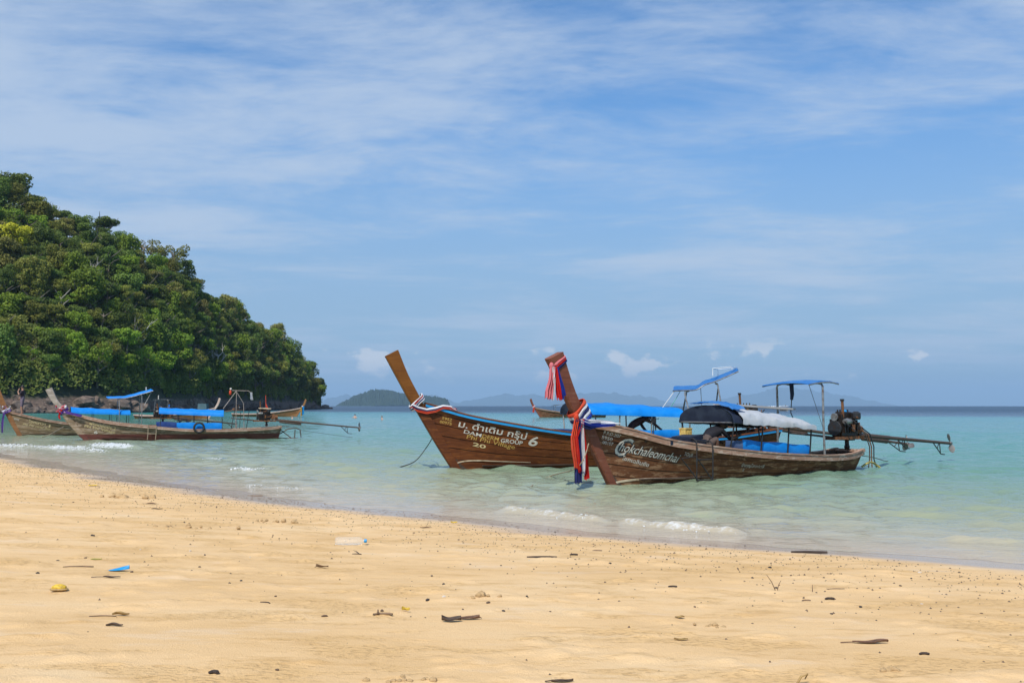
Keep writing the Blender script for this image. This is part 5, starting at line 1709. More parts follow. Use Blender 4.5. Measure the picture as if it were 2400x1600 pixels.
side_curtain(F, 3.6, 4.62, HF, lin(3.6, .95, 4.6, .92), mat_cloth('tarp_dark_blue', (.012, .04, .17), (.1, .15, .3), .3, .1), F, seed=5)
MB().tube([(7.35, -.5, .45), (7.55, -.5, 1.55)], .02, 6).tube([(7.8, -.5, .45), (7.85, -.5, 1.45)], .016, 6).tube([(8.15, -.5, .45), (8.3, -.5, 1.6)], .02, 6).build('stern_poles', STEEL_DARK, F)
hf = MB()
hf.tube([(7.35, 0, 2.60), (8.25, 0, 2.58), (8.35, 0, 2.50)], .020, 6).tube([(7.62, 0, .5), (7.62, 0, 2.6)], .018, 6).tube([(6.95, -.1, 1.62), (7.60, 0, 2.55)], .022, 6).tube([(7.64, 0, 2.5), (8.0, .1, 1.9), (8.05, .1, .55)], .02, 6)
hfo = hf.build('helm_frame', mat_simple('pole_pinkish', (.30, .24, .20), .6, .2, 8), F, True)
MB().lathe([(.03, 0), (.07, .06), (.06, .2), (.02, .26)], (7.30, -.02, 2.36), 10).build('buoy', CL_ORANGE, hfo, True)
MB().ball((7.32, -.02, 2.68), .06, 8, 6).build('float', PAINT_WHITE, hfo, True)
ribbon([(8.36, -.02, 2.5), (8.40, -.04, 2.3), (8.46, -.04, 2.1)], .12, TARP_WHITE, hfo, 'rag', 2, .5, 3, 1.2, Vector((0, -1, 0)))
for nm, x, dx in (('tyre', 5.75, .24), ('tyre', 4.95, .22)):
    ty = MB(); ring = []
    for k in range(25):
        a = 2 * math.pi * k / 24; ring.append((math.cos(a) * .25, 0, math.sin(a) * .25))
    ty.tube(ring, .055, 8, False)
    to = ty.build('tyre', RUBBER, None, True); g = HF.gun(x, -1); to.location = boat_point(F, x, g.y - (.12 if x > 5.2 else -.32), g.z + .12 + (0 if x > 5.2 else .12)); to.rotation_euler = (0, 0, R(15.7))
    tag(to, 'black tyre fender against the blue side curtain' if x > 5.2 else 'black tyre peeping over the blue side curtain', 'tyre')
engF = engine(boat_point(F, 9.10, 0, .94), R(15.7), None, 'dark engine with a white cover board on the stern of the grey-prowed boat', 5, 1.05, .42, 5.1, .45, 1.35, cover=PAINT_CREAM, struts=((0.78, .42),))
lf = empty('rope_ladder', F.location, R(15.7))
for x in (3.22, 3.62):
    g = HF.gun(x); MB().tube([(x, g.y + .10, g.z + .06), (x, g.y - .08, g.z + .07), (x, g.y - .09, .35), (x - .03, g.y - .07, .02)], .022, 6).build('stile', ROPE, lf)
for z in (.62, .32):
    MB().tube([(3.20, HF.gun(3.2).y - .09, z), (3.64, HF.gun(3.6).y - .09, z)], .02, 6).build('rung', ROPE, lf)
tag(lf, 'pale wooden ladder hung on the side of the grey-prowed boat', 'ladder')
# stern rudder guard of bent pipe
sg = MB()
sg.tube([(9.95, 0, .25), (10.35, 0, .50), (10.75, 0, .58), (11.02, 0, .46), (11.08, 0, .05)], .028, 7).tube([(9.9, 0, .52), (10.55, 0, .02)], .03, 6).tube([(9.8, 0, .02), (10.9, 0, -.02)], .035, 6).tube([(10.75, 0, .46), (10.73, 0, .02)], .03, 6).tube([(9.95, 0, .66), (10.4, 0, .64), (10.42, 0, .70)], .02, 6)
sg.build('stern_guard', PIPE_BROWN, F, True)
rope([boat_point(F, 11.0, 0, .45), boat_point(F, 12.5, 0, .22), boat_point(F, 14.0, .2, .0)], .010, ROPE_DARK, 'thin dark stern line running out from the grey-prowed boat', 'stern_line')
sc = empty('prow_garland', F.location, R(15.7))
al = Vector((-.62, 0, .78)).normalized()
wrap(sc, Vector((-1.02, 0, 1.56)), al, .20, .10, [CL_PURPLE, CL_MAUVE, CL_PINK], .30, puff=.04, seed=6)
rd = random.Random(4)
for k in range(16):
    a = rd.uniform(0, 6.28); MB().ball((-1.1 + rd.uniform(-.25, .3), -.16 - rd.uniform(0, .08), 1.58 + rd.uniform(-.16, .22)), rd.uniform(.03, .055), 6, 5, .25).build('flower', [CL_PINK, CL_MAUVE, CL_RED, CL_WHITE][k % 4], sc)
ribbon([(-.85, -.18, 1.42), (-.55, -.24, 1.36), (-.30, -.30, 1.33), (-.05, -.34, 1.27)], .14, CL_PURPLE, sc, 'scarf_drape', 2, .5, 8, .9, Vector((-.1, -.95, .3)).normalized())
ribbon([(-1.12, -.18, 1.45), (-1.14, -.19, 1.25), (-1.12, -.19, 1.10)], .09, CL_RED, sc, 'scarf_tail', 2, .5, 9, 1.1, N1)
tag(sc, 'pink flower garland with purple cloth on the silver prow', 'garland')

# ------------------------------------------------------------------ boat E: leftmost, man on its bow
E_ = empty('longtail_boat', (-29.26, 59.1, 0.0), R(26.7))
tag(E_, 'tan weathered long-tail boat at the left edge with a man standing on its bow', 'boat')
build_hull(E_, HE, WOOD_E, WOOD_A_RAIL, WOOD_A_RAIL, rail_h=0.09)
fr = smooth_edge([(.16, -.30), (0, .02), (-.25, .48), (-.52, .98), (-.74, 1.44), (-.98, 1.92), (-1.2, 2.4), (-1.38, 2.85)])
bk = smooth_edge([(.46, -.30), (.24, .08), (.0, .52), (-.25, 1.02), (-.46, 1.50), (-.70, 2.0), (-.90, 2.50), (-1.05, 2.98)])
prow(fr, bk, .13, .20, WOOD_H, E_)
HEL = lambda *a, **k: lettering(E_, HE, *a, **k)
HEL('5952', (-.20, .97), (.06, .89), .10, PAINT_WHITE_WORN, bold=.02)
HEL('โชคนาวา', (.57, .78), (1.48, .60), .16, PAINT_GOLD_PALE, bold=.012)
HEL('1', (1.66, .49), (1.74, .475), .16, PAINT_GOLD_PALE, bold=.012)
HEL('Phi Phi canal Bay', (.27, .64), (1.77, .335), .13, PAINT_GOLD_PALE, bold=.004, shear=.2)
cvE = canopy(E_, 2.85, 6.2, lin(2.8, 1.38, 6.2, 1.27), lin(2.8, 1.71, 6.2, 1.52), .64, TARP_BLUE, [2.95, 4.1, 5.1, 6.1], HE, sag=.015, flap=.06, r=.018, post_mat=STEEL_DARK, gable=TARP_NAVY)  # gable sheet coloured navy in place of the arch's shaded interior
shE = helm_shade(E_, [(4.88, 2.22), (5.3, 2.24), (5.85, 2.26), (6.3, 2.36), (6.85, 2.52), (7.5, 2.72)], -.52, .52, TARP_BLUE, [(5.55, 2.22), (6.85, 2.48)], HE, tilt=.12)
MB().tube([(7.45, -.40, 2.70), (6.95, -.50, 1.70)], .02, 6).build('strut', STEEL, shE)
MB().lathe([(.03, 0), (.035, .22)], (7.15, 0, 2.72), 8).build('vent_pipe', PAINT_WHITE, shE)
engE = engine(boat_point(E_, 8.05, 0, .98), R(26.7), None, 'dark engine on the boat behind, seen left of the long blue canopy', 4, 1.1, .25, 4.6, .45, 1.2)
sc = empty('prow_garland', E_.location, R(26.7))
al = Vector((-.45, 0, .89)).normalized()
wrap(sc, Vector((-.60, 0, 1.46)), al, .18, .10, [CL_PURPLE, CL_MAUVE, CL_WHITE], .22, puff=.04, seed=7)
for k in range(10):
    MB().ball((-.62 + rd.uniform(-.2, .32), -.16 - rd.uniform(0, .06), 1.55 + rd.uniform(-.14, .18)), rd.uniform(.025, .05), 6, 5, .25).build('flower', [CL_WHITE, CL_MAUVE, CL_PURPLE][k % 3], sc)
ribbon([(-.72, -.18, 1.36), (-.76, -.20, 1.0), (-.78, -.20, .6), (-.80, -.2, .2)], .13, CL_PURPLE, sc, 'scarf_tail', 2, .5, 12, .8, N1)
tag(sc, 'white and purple flower garland with a hanging purple scarf at the left edge', 'garland')
rope([boat_point(E_, 2.45, -.75, .52), on_water(120, 1016, .25), on_water(97, 1024, -.02)], .022, ROPE, 'pale rope slanting down from the leftmost boat to the water')

# ------------------------------------------------------------------ far boats
def far_boat(loc, th, label, wood, rail, prow_mat, length=10.2, prow_h=2.7):
    r_ = empty('longtail_boat', loc, R(th)); tag(r_, label, 'boat')
    build_hull(r_, HH, wood, rail, rail, nu=16, rail_h=.13, strakes=[.02, .5, .75, 1.0], detailed=False)
    k = prow_h / 2.7
    fr = smooth_edge([(.16, -.3), (0, .02), (-.35, .55), (-.75, 1.15), (-1.1, 1.62), (-1.35, 2.1), (-1.52, 2.7 * k)])
    bk = smooth_edge([(.46, -.3), (.25, .1), (-.08, .6), (-.45, 1.2), (-.80, 1.68), (-1.06, 2.2), (-1.26, 2.8 * k)])
    prow(fr, bk, .13, .18, prow_mat, r_)
    return r_


Hb = far_boat((-34.3, 159.26, 0), 180, 'far orange-brown boat broadside with blue and yellow ribbons on its bow', WOOD_H, WOOD_H_RAIL, WOOD_H)
sc = empty('prow_scarf', Hb.location, R(180))
for k, (m_, x, zt, zb_, wd) in enumerate([(CL_YELLOW, -.70, 1.5, .1, .18), (CL_CYAN, -1.05, 1.65, .35, .3), (CL_NAVY, -.86, 1.5, .2, .12)]):
    ribbon([(x, .30, zt), (x, .32, .8), (x - .03, .32, zb_)], wd, m_, sc, 'scarf_tail', 2, .5, 70 + k, 1.1, Vector((0, 1, 0)))
MB().ball((-.88, .22, 1.62), .12, 8, 6, .2).build('knot', CL_WHITE, sc)
tag(sc, 'blue and yellow ribbons hanging from the bow of the far boat', 'scarf')
MB().box((4.3, 0, .70), (3.2, 1.2, .22)).box((5.8, 0, .78), (1.0, 1.1, .2)).build('tarp_cover', mat_cloth('tarp_pale_green', (.16, .30, .29), (.3, .4, .4), .3, .1), Hb)
MB().tube([(4.9, .2, .8), (5.0, .2, 3.4)], .05, 6).tube([(4.4, .2, .8), (4.95, .2, 2.0)], .09, 6).build('flag_pole', CL_ORANGE, Hb)
engH = engine((-43.9, 159.26, .95), R(180), None, 'small dark engine at the stern of the far broadside boat', 7, 1.1, .3, 4.5, .5, 1.0)

Gb = far_boat((-40.6, 134.0, 0), 176, 'far brown boat with pale upright prow half hidden by the blue canopy', WOOD_H, WOOD_H_RAIL, WOOD_H_RAIL)
MB().box((.9, 0, 1.55), (1.25, .9, .95), None, .92).build('covered_cargo', mat_cloth('tarp_slate_green', (.07, .12, .14), (.15, .2, .2), .3, .05), Gb, True)
dk = helm_shade(Gb, [(5.3, 2.55), (6.2, 2.62), (7.6, 2.58)], -.6, .6, TARP_NAVY, [(5.5, 2.5), (7.3, 2.5)], HH)
MB().lathe([(.06, 0), (.07, .55)], (7.1, 0, 2.6), 8).build('vent_pipe', PAINT_WHITE, dk)

Cb = far_boat((4.11, 148.1, 0), 14, 'small far brown boat with orange ribbon seen between the two big prows', WOOD_A, WOOD_A_RAIL, WOOD_A_STEM)
ck = helm_shade(Cb, [(2.0, 1.75), (3.4, 1.95), (5.6, 1.9)], -.7, .7, TARP_NAVY, [(2.3, 1.8), (5.2, 1.85)], HH)
sc = empty('prow_scarf', Cb.location, R(14))
ribbon([(-.95, -.2, 1.5), (-1.0, -.22, 1.1), (-1.02, -.22, .75)], .28, CL_ORANGE, sc, 'scarf_tail', 2, .5, 80, 1.0, N1)
wrap(sc, Vector((-.95, 0, 1.62)), Vector((-.5, 0, .866)), .2, .1, [CL_WHITE, CL_PINK], .2, puff=.05)
tag(sc, 'orange ribbon tied to the prow of the small far boat', 'scarf')

# speedboats on the horizon
m_gel = mat_simple('white_gelcoat', (.78, .79, .80), .3, .05, 6)
m_win = mat_simple('dark_glazing', (.03, .035, .045), .2, .1, 6)
m_wake = mat_simple('wake_foam', (.85, .87, .88), .8, .05, 3)
for px, d, lab, flip in [(1838, 1250, 'white speedboat with spray on the right part of the horizon', 1), (1697, 1400, 'white speedboat on the horizon behind the navy canopy', 1)]:
    rt = empty('speedboat', ((px - 1200) / FPX * d, d, -d * d / (2 * EARTH)), 0)
    rows = []
    for i in range(9):
        q = i / 8; x = -4.5 + 9 * q; hb = 1.25 * (1 - max(0, q - .55) ** 2 * 4.6); zt = 1.0 + .5 * q * q
        rows.append([(x, -hb, zt), (x, -hb * .85, .25), (x, 0, -.3 + .4 * max(0, q - .6)), (x, hb * .85, .25), (x, hb, zt)])
    MB().grid(rows).grid([[r_[0], r_[4]] for r_ in rows]).build('hull', m_gel, rt, True)
    MB().box((-.5, 0, 2.3), (3.6, 2.0, .12)).box((-2.1, -.9, 1.7), (.1, .1, 1.2)).box((-2.1, .9, 1.7), (.1, .1, 1.2)).build('hardtop', m_gel, rt)
    MB().box((1.0, 0, 1.6), (.9, 1.9, 1.1), (0, R(-20), 0), .85).build('windscreen', m_win, rt)
    tag(rt, lab, 'speedboat')
    wk = MB(); rr0 = random.Random(px)
    for k in range(90):
        q = rr0.random(); wk.ball((rt.location.x - 4 - 26 * q * (1 if px > 1800 else .6), d + rr0.uniform(-2, 2), rt.location.z + .1 + rr0.random() * 1.1 * (1 - q)), rr0.uniform(.2, .55), 5, 4, .3, (1.8, 1, .6), rr0)
    tag(wk.build('boat_wake', m_wake), 'white spray trailing the horizon speedboat' if px > 1800 else 'white spray of the speedboat behind the navy canopy', 'spray', kind='stuff')
# ------------------------------------------------------------------ people
SKIN = mat_simple('skin_tanned', (0.30, 0.155, 0.095), .55, .12, 10, bmp=0)
SKIN_DARK = mat_simple('skin_dark_tan', (0.13, 0.065, 0.040), .55, .12, 10, bmp=0)
SKIN_PALE = mat_simple('skin_light', (0.52, 0.30, 0.21), .55, .1, 10, bmp=0)
HAIR = mat_simple('hair_black', (0.012, 0.010, 0.009), .5, .3, 40)
HAIR_BROWN = mat_simple('hair_brown', (0.16, 0.09, 0.045), .5, .3, 40)
SHIRT_DARK = mat_cloth('shirt_black_plum', (0.030, 0.020, 0.028), (.06, .05, .06), .2, 0)
SHORTS_GREY = mat_cloth('shorts_grey_purple', (0.14, 0.105, 0.135), (.25, .2, .25), .4, 0)
SHIRT_BLACK = mat_cloth('shirt_black', (0.012, 0.011, 0.015), (.03, .03, .04), .2, 0)
SHORTS_BROWN = mat_cloth('shorts_brown_check', (0.085, 0.060, 0.050), (.17, .13, .12), .5, 0)
SHIRT_BLUE = mat_cloth('shirt_blue', (0.02, 0.14, 0.46), (.1, .3, .6), .2, 0)


def person(loc, rz, J, mats, zones, label, hair=HAIR, fingers=(), sub=1):
    """J: joint -> (x, y, z, radius); zones: list of (a, b, material index) bones. One skinned body mesh, face and hair."""
    names = list(J); idx = {n: i for i, n in enumerate(names)}
    me = bpy.data.meshes.new('body')
    me.from_pydata([J[n][:3] for n in names], [(idx[a], idx[b]) for a, b, _ in zones], [])
    ob = bpy.data.objects.new('body_tmp', me); scene.collection.objects.link(ob)
    ob.modifiers.new('skin', 'SKIN')
    if not me.skin_vertices: me.skin_vertices.new()
    for n in names:
        sv = me.skin_vertices[0].data[idx[n]]; r_ = J[n][3]
        sv.radius = (r_, r_ * (J[n][4] if len(J[n]) > 4 else 1.0)); sv.use_root = n == 'pelvis'
    ss = ob.modifiers.new('sub', 'SUBSURF'); ss.levels = 2; ss.render_levels = 2
    dg = bpy.context.evaluated_depsgraph_get(); dg.update()
    body = bpy.data.meshes.new_from_object(ob.evaluated_get(dg))
    bpy.data.objects.remove(ob)
    for m in mats: body.materials.append(m)
    segs = [(Vector(J[a][:3]), Vector(J[b][:3]), m) for a, b, m in zones]
    bm = bmesh.new(); bm.from_mesh(body)
    for f in bm.faces:
        c = f.calc_center_median(); best = (9, 0)
        for a, b_, m in segs:
            d = b_ - a; t_ = max(0, min(1, (c - a).dot(d) / max(d.length_squared, 1e-9)))
            q = (c - a - d * t_).length
            if q < best[0]: best = (q, m)
        f.material_index = best[1]; f.smooth = True
    # nose, ears
    hd = Vector(J['head'][:3]); tp = Vector(J['crown'][:3]); up = (tp - hd).normalized(); r_ = J['head'][3]
    face = Vector(J['face'][:3]) if 'face' in J else hd + Vector((-1, 0, 0))
    fw = (face - hd); fw -= up * fw.dot(up); fw.normalize(); sd_ = fw.cross(up)
    hm = MB()
    hm.cur = 0; hm.ball(hd + fw * (r_ * 1.02) + up * r_ * .15, r_ * .18, 6, 5, 0, (1, 1, 1.4))
    for s_ in (-1, 1): hm.ball(hd + sd_ * s_ * r_ * 1.0 + up * r_ * .2, r_ * .2, 6, 5, 0, (.7, .7, 1.3))
    for s_ in (-1, 1): hm.ball(hd + sd_ * s_ * r_ * .38 + fw * r_ * .9 + up * r_ * .42, r_ * .11, 6, 4)
    hm.ball(hd + fw * r_ * .92 - up * r_ * .38, r_ * .16, 6, 4, 0, (1.2, 1.2, .4))
    for hand, dr in fingers:
        h0 = Vector(J[hand][:3]); dv = Vector(dr).normalized(); sv = dv.cross(Vector((0, 0, 1)))
        sv = sv.normalized() if sv.length > .1 else Vector((1, 0, 0))
        cv = sv.cross(dv)
        for k, ln in enumerate((.065, .078, .082, .07)):
            o_ = h0 + sv * ((k - 1.5) * .02)
            hm.tube([o_, o_ + dv * ln * .55, o_ + dv * ln + cv * -.02], [.010, .009, .007], 5)
        hm.tube([h0 - dv * .03 + sv * .03, h0 + sv * .06 + dv * .01, h0 + sv * .055 + dv * .045], [.012, .010, .008], 5)
    tmp = bpy.data.meshes.new('x'); tmp.from_pydata(hm.v, [], hm.f); bm.from_mesh(tmp)
    bm.to_mesh(body); bm.free(); bpy.data.meshes.remove(tmp)
    root = empty('person', loc, rz)
    link(bpy.data.objects.new('body', body), root)
    hb = MB()
    rows = []
    for i in range(8):
        th = math.pi * .62 * i / 7; row = []
        for k in range(15):
            a = 2 * math.pi * k / 14
            o_ = up * math.cos(th) + (fw * math.cos(a) + sd_ * math.sin(a)) * math.sin(th)
            lim = 1.0
            if o_.dot(fw) > .55 and math.cos(th) < .62: lim = .86
            row.append(hd + up * r_ * .35 + o_ * r_ * (1.16 + .04 * math.sin(k * 5 + i * 3)) * lim)
        rows.append(row)
    hb.grid(rows).build('hair', hair, root, True)
    tag(root, label, 'person')
    return root


def standing(h=1.0):
    return {'pelvis': (0, 0, .95, .135, .8), 'waist': (0, 0, 1.10, .125, .8), 'chest': (0, 0, 1.32, .15, .75), 'neckb': (0, 0, 1.46, .075), 'neck': (0, 0, 1.53, .055), 'head': (-.01, 0, 1.64, .088), 'crown': (0, 0, 1.74, .075)}


# man standing on the bow of the leftmost boat: back to us, face to the left, one hand raised to his face
J = standing()
J.update({'lsh': (-.02, -.19, 1.40, .062), 'lel': (-.10, -.26, 1.17, .048), 'lwr': (-.22, -.14, 1.36, .036), 'lha': (-.20, -.06, 1.50, .032),
          'rsh': (.02, .19, 1.40, .062), 'rel': (-.06, .27, 1.14, .047), 'rwr': (-.20, .20, 1.0, .035), 'rha': (-.26, .17, .95, .032),
          'lhip': (0, -.10, .90, .098), 'lkn': (-.01, -.13, .50, .068), 'lan': (.03, -.14, .10, .044), 'lto': (-.15, -.15, .035, .035),
          'rhip': (0, .10, .90, .098), 'rkn': (-.05, .13, .50, .068), 'ran': (.01, .15, .10, .044), 'rto': (-.17, .17, .035, .035)})
J['face'] = (-.2, -.03, 1.63, .01); fc = J.pop('face'); J2 = dict(J)
Z = [('pelvis', 'waist', 2), ('waist', 'chest', 1), ('chest', 'neckb', 1), ('neckb', 'neck', 0), ('neck', 'head', 0), ('head', 'crown', 0),
     ('chest', 'lsh', 1), ('lsh', 'lel', 1), ('lel', 'lwr', 0), ('lwr', 'lha', 0), ('chest', 'rsh', 1), ('rsh', 'rel', 1), ('rel', 'rwr', 0), ('rwr', 'rha', 0),
     ('pelvis', 'lhip', 2), ('lhip', 'lkn', 2), ('lkn', 'lan', 0), ('lan', 'lto', 0), ('pelvis', 'rhip', 2), ('rhip', 'rkn', 2), ('rkn', 'ran', 0), ('ran', 'rto', 0)]
pE = boat_point(E_, .22, 0.02, HE.zs(.22) - .03)
person(pE, R(12), J, [SKIN, SHIRT_DARK, SHORTS_GREY], Z, 'man in dark shirt and grey knee shorts standing on the leftmost bow', fingers=(('lha', (.1, .1, 1)), ('rha', (-.6, 0, -.8))))

# person in black leaning forward in the nearest boat
J = {'pelvis': (2.92, -.30, .80, .17, .9), 'waist': (3.08, -.28, .98, .16, .9), 'chest': (3.38, -.24, 1.16, .18, .85), 'neckb': (3.58, -.22, 1.25, .085), 'neck': (3.66, -.22, 1.28, .06), 'head': (3.76, -.24, 1.29, .092), 'crown': (3.84, -.24, 1.36, .075),
     'lsh': (3.48, -.44, 1.18, .07), 'lel': (3.72, -.50, .97, .052), 'lwr': (3.93, -.52, 1.02, .038), 'lha': (4.0, -.53, 1.05, .034),
     'rsh': (3.46, -.02, 1.18, .07), 'rel': (3.62, .06, .92, .052), 'rwr': (3.85, .0, .88, .038), 'rha': (3.92, -.02, .87, .034),
     'lhip': (2.98, -.42, .80, .12), 'lkn': (3.10, -.60, 1.02, .085), 'lan': (3.16, -.50, .62, .055), 'lto': (3.36, -.50, .58, .04),
     'rhip': (2.98, -.16, .78, .12), 'rkn': (3.42, -.10, .92, .085), 'ran': (3.36, -.10, .52, .055), 'rto': (3.56, -.10, .47, .04)}
person(A.location, R(38.3), J, [SKIN_DARK, SHIRT_BLACK, SHORTS_BROWN], Z, 'person in black bending forward under the canopy of the nearest boat', fingers=(('lha', (.5, 0, .6)), ('rha', (1, 0, -.2))))

# bare-backed man reaching down under the blue canopy
J = {'pelvis': (5.55, .05, 1.02, .15, .85), 'waist': (5.70, .03, 1.16, .14, .85), 'chest': (5.98, .0, 1.34, .17, .8), 'neckb': (6.18, 0, 1.42, .075), 'neck': (6.26, 0, 1.43, .055), 'head': (6.37, -.02, 1.43, .09), 'crown': (6.45, -.02, 1.48, .075),
     'lsh': (6.06, -.20, 1.38, .065), 'lel': (6.28, -.34, 1.26, .050), 'lwr': (6.46, -.40, 1.10, .038), 'lha': (6.53, -.42, 1.05, .034),
     'rsh': (6.06, .20, 1.36, .065), 'rel': (6.25, .28, 1.12, .048), 'rwr': (6.4, .24, .95, .036), 'rha': (6.45, .22, .90, .032),
     'lhip': (5.58, -.08, .98, .11), 'lkn': (5.75, -.14, .58, .075), 'lan': (5.58, -.16, .22, .048), 'lto': (5.76, -.18, .16, .036),
     'rhip': (5.58, .18, .98, .11), 'rkn': (5.80, .20, .58, .075), 'ran': (5.62, .22, .22, .048), 'rto': (5.80, .22, .16, .036)}
person(B.location, R(20.3), J, [SKIN_DARK, SKIN_DARK, SHORTS_BROWN], Z, 'dark-skinned man bending and reaching down under the bright blue canopy', fingers=(('lha', (.5, -.2, -.8)), ('rha', (.5, 0, -.8))))

# person in blue on the far boat
J = standing(); J.update({'lsh': (0, -.19, 1.40, .062), 'lel': (-.05, -.27, 1.15, .048), 'lwr': (-.18, -.22, 1.0, .036), 'lha': (-.24, -.2, .98, .032), 'rsh': (0, .19, 1.40, .062), 'rel': (-.05, .27, 1.15, .048), 'rwr': (-.18, .22, 1.0, .036), 'rha': (-.24, .2, .98, .032),
          'lhip': (0, -.1, .90, .098), 'lkn': (0, -.12, .50, .068), 'lan': (.03, -.12, .10, .044), 'lto': (-.15, -.13, .035, .035), 'rhip': (0, .1, .90, .098), 'rkn': (0, .12, .50, .068), 'ran': (.03, .12, .10, .044), 'rto': (-.15, .13, .035, .035)})
person(boat_point(Gb, 5.6, 0, .45), R(200), J, [SKIN, SHIRT_BLUE, SHORTS_GREY], Z, 'person in blue shirt standing far off behind the long blue canopy', hair=mat_simple('cap_orange', (.5, .16, .06), .7, .2, 10), fingers=(('lha', (-.6, 0, -.8)),))

# swimmers: bodies under water, heads and shoulders out
def swimmer(px, py, rz, label, hair, skin, up=.0):
    p = on_water(px, py); J = standing()
    J.update({'lsh': (0, -.19, 1.40, .062), 'lel': (-.12, -.32, 1.22, .048), 'lwr': (-.32, -.30, 1.24, .036), 'lha': (-.40, -.28, 1.25, .032), 'rsh': (0, .19, 1.40, .062), 'rel': (-.12, .32, 1.22, .048), 'rwr': (-.32, .30, 1.24, .036), 'rha': (-.40, .28, 1.25, .032),
              'lhip': (0, -.1, .90, .098), 'lkn': (.1, -.12, .52, .068), 'lan': (.35, -.12, .22, .044), 'lto': (.45, -.13, .12, .035), 'rhip': (0, .1, .90, .098), 'rkn': (.1, .12, .52, .068), 'ran': (.35, .12, .22, .044), 'rto': (.45, .13, .12, .035)})
    person((p.x, p.y, -1.32 + up), R(rz), J, [skin, skin, SHORTS_GREY], Z, label, hair=hair, fingers=(('lha', (-1, 0, 0)), ('rha', (-1, 0, 0))))
swimmer(832, 979, 80, 'dark-haired swimmer with head and shoulders out of the sea, left of the other', HAIR, SKIN_PALE, .10)
swimmer(895, 983.5, 200, 'brown-haired swimmer in the sea just left of the golden prow', HAIR_BROWN, SKIN_PALE, .05)
swimmer(685, 981, 30, 'swimmer low in the water under the bow of the far broadside boat', HAIR_BROWN, SKIN_PALE, .0)

# ------------------------------------------------------------------ things washed up on the sand
def put(o, p, rz=0.0, dz=0.0, rot=None):
    o.location = (p.x, p.y, p.z + dz)
    o.rotation_euler = rot if rot else (0, 0, rz)
    return o


LEAF_BROWN = mat_simple('dead_leaf_brown', (0.13, 0.065, 0.035), .7, .35, 30)
LEAF_DARK = mat_simple('dead_leaf_dark', (0.075, 0.046, 0.030), .7, .35, 30)
LEAF_YEL = mat_simple('dead_leaf_yellow', (0.62, 0.40, 0.03), .6, .25, 30, col2=(.30, .20, .03))
LEAF_OCHRE = mat_simple('dead_leaf_ochre', (0.34, 0.22, 0.08), .7, .3, 30)
WOOD_BLACK = mat_simple('driftwood_dark', (0.045, 0.030, 0.022), .85, .4, 30, stretch=(.3, 3, 3))
WOOD_TAN = mat_simple('driftwood_tan', (0.20, 0.13, 0.075), .85, .4, 30, stretch=(.3, 3, 3))

# plastic bottle, lying on its side
m_pet, t, b, o = new_mat('clear_plastic')
b.inputs['Base Color'].default_value = (.93, .95, .94, 1); b.inputs['Roughness'].default_value = .12
b.inputs['Transmission Weight'].default_value = .55; b.inputs['IOR'].default_value = 1.18; b.inputs['Alpha'].default_value = .30
bf = t.noise(t.n('ShaderNodeTexCoord').outputs['Object'], 30, 3, .5); bump(t, b, bf, .2, .005)
p = ground(822, 1277); bt = empty('plastic_bottle', (p.x, p.y, p.z + .043), R(4))
prof = [(.001, -.155), (.030, -.158), (.042, -.145)]
for k in range(9):
    z = -.135 + k * .023; prof += [(.0435, z), (.0405, z + .011)]
prof += [(.043, .075), (.040, .095), (.028, .118), (.0145, .135), (.0145, .150)]
MB().lathe(prof, (0, 0, 0), 20, (0, math.pi / 2, 0)).build('bottle_body', m_pet, bt, True)
MB().lathe([(.017, .137), (.019, .140), (.019, .162), (.016, .165)], (0, 0, 0), 18, (0, math.pi / 2, 0)).build('cap', PAINT_BLUE, bt, True)
tag(bt, 'clear plastic water bottle with blue cap lying on the sand', 'bottle')


def leaf(px, py, ln, wd, rz, mat, label, curl=.35, stem=.4, seed=0, tiltx=.0, name='fallen_leaf'):
    p = ground(px, py); rt = empty(name, p, R(rz)); ln *= .8; wd *= .62
    top = []; bot = []
    for i in range(11):
        q = i / 10; w_ = wd * math.sin(math.pi * (q * .94 + .03)) ** .8; row = []
        for k in range(5):
            s_ = (k - 2) / 2
            z = .006 + .5 * curl * wd * (s_ * s_) * (.6 + .4 * math.sin(q * 5 + seed)) + .12 * wd * math.sin(q * 4.2 + seed) ** 2 + .5 * tiltx * (s_ + 1) * wd * .5
            row.append(Vector(((q - .5) * ln, s_ * w_ * .5, z)))
        top.append(row); bot.append([v - Vector((0, 0, .003)) for v in row])
    MB().solid_grid(top, bot).build('blade', mat, rt, True)
    MB().tube([(v[2].x, v[2].y, v[2].z + .002) for v in top], .0022, 4).build('midrib', mat, rt)
    if stem: MB().tube([(ln * .48, 0, .01), (ln * (.48 + stem * .5), .01, .012), (ln * (.48 + stem), .0, .008)], .003, 5).build('stalk', mat, rt)
    tag(rt, label, 'leaf')
    return rt


leaf(2040, 1508, .26, .075, 184, LEAF_BROWN, 'long reddish brown dead leaf with its stalk, lower right of the beach', .5, .35, 1)
leaf(1058, 1456, .15, .09, 10, LEAF_DARK, 'crumpled dark dead leaf, left of a touching pair in the lower middle', .9, 0, 2, .3)
leaf(1100, 1451, .16, .06, 8, LEAF_BROWN, 'curled brown dead leaf, right of a touching pair in the lower middle', .8, .1, 3, .3)
leaf(262, 1354, .16, .055, 184, LEAF_DARK, 'dark brown leaf with a long stalk just below the blue scrap', .5, .7, 4)
leaf(283, 1444, .13, .06, 178, LEAF_OCHRE, 'yellowish brown leaf with long stalk on the lower left sand', .8, 0, 5, .3)
leaf(268, 1467, .12, .04, 5, LEAF_DARK, 'thin curled dark leaf below the yellowish one, lower left', .9, 0, 6)
leaf(951, 1434, .07, .05, 30, LEAF_YEL, 'small upright yellow leaf in the lower middle of the beach', .9, 0, 7, .6)
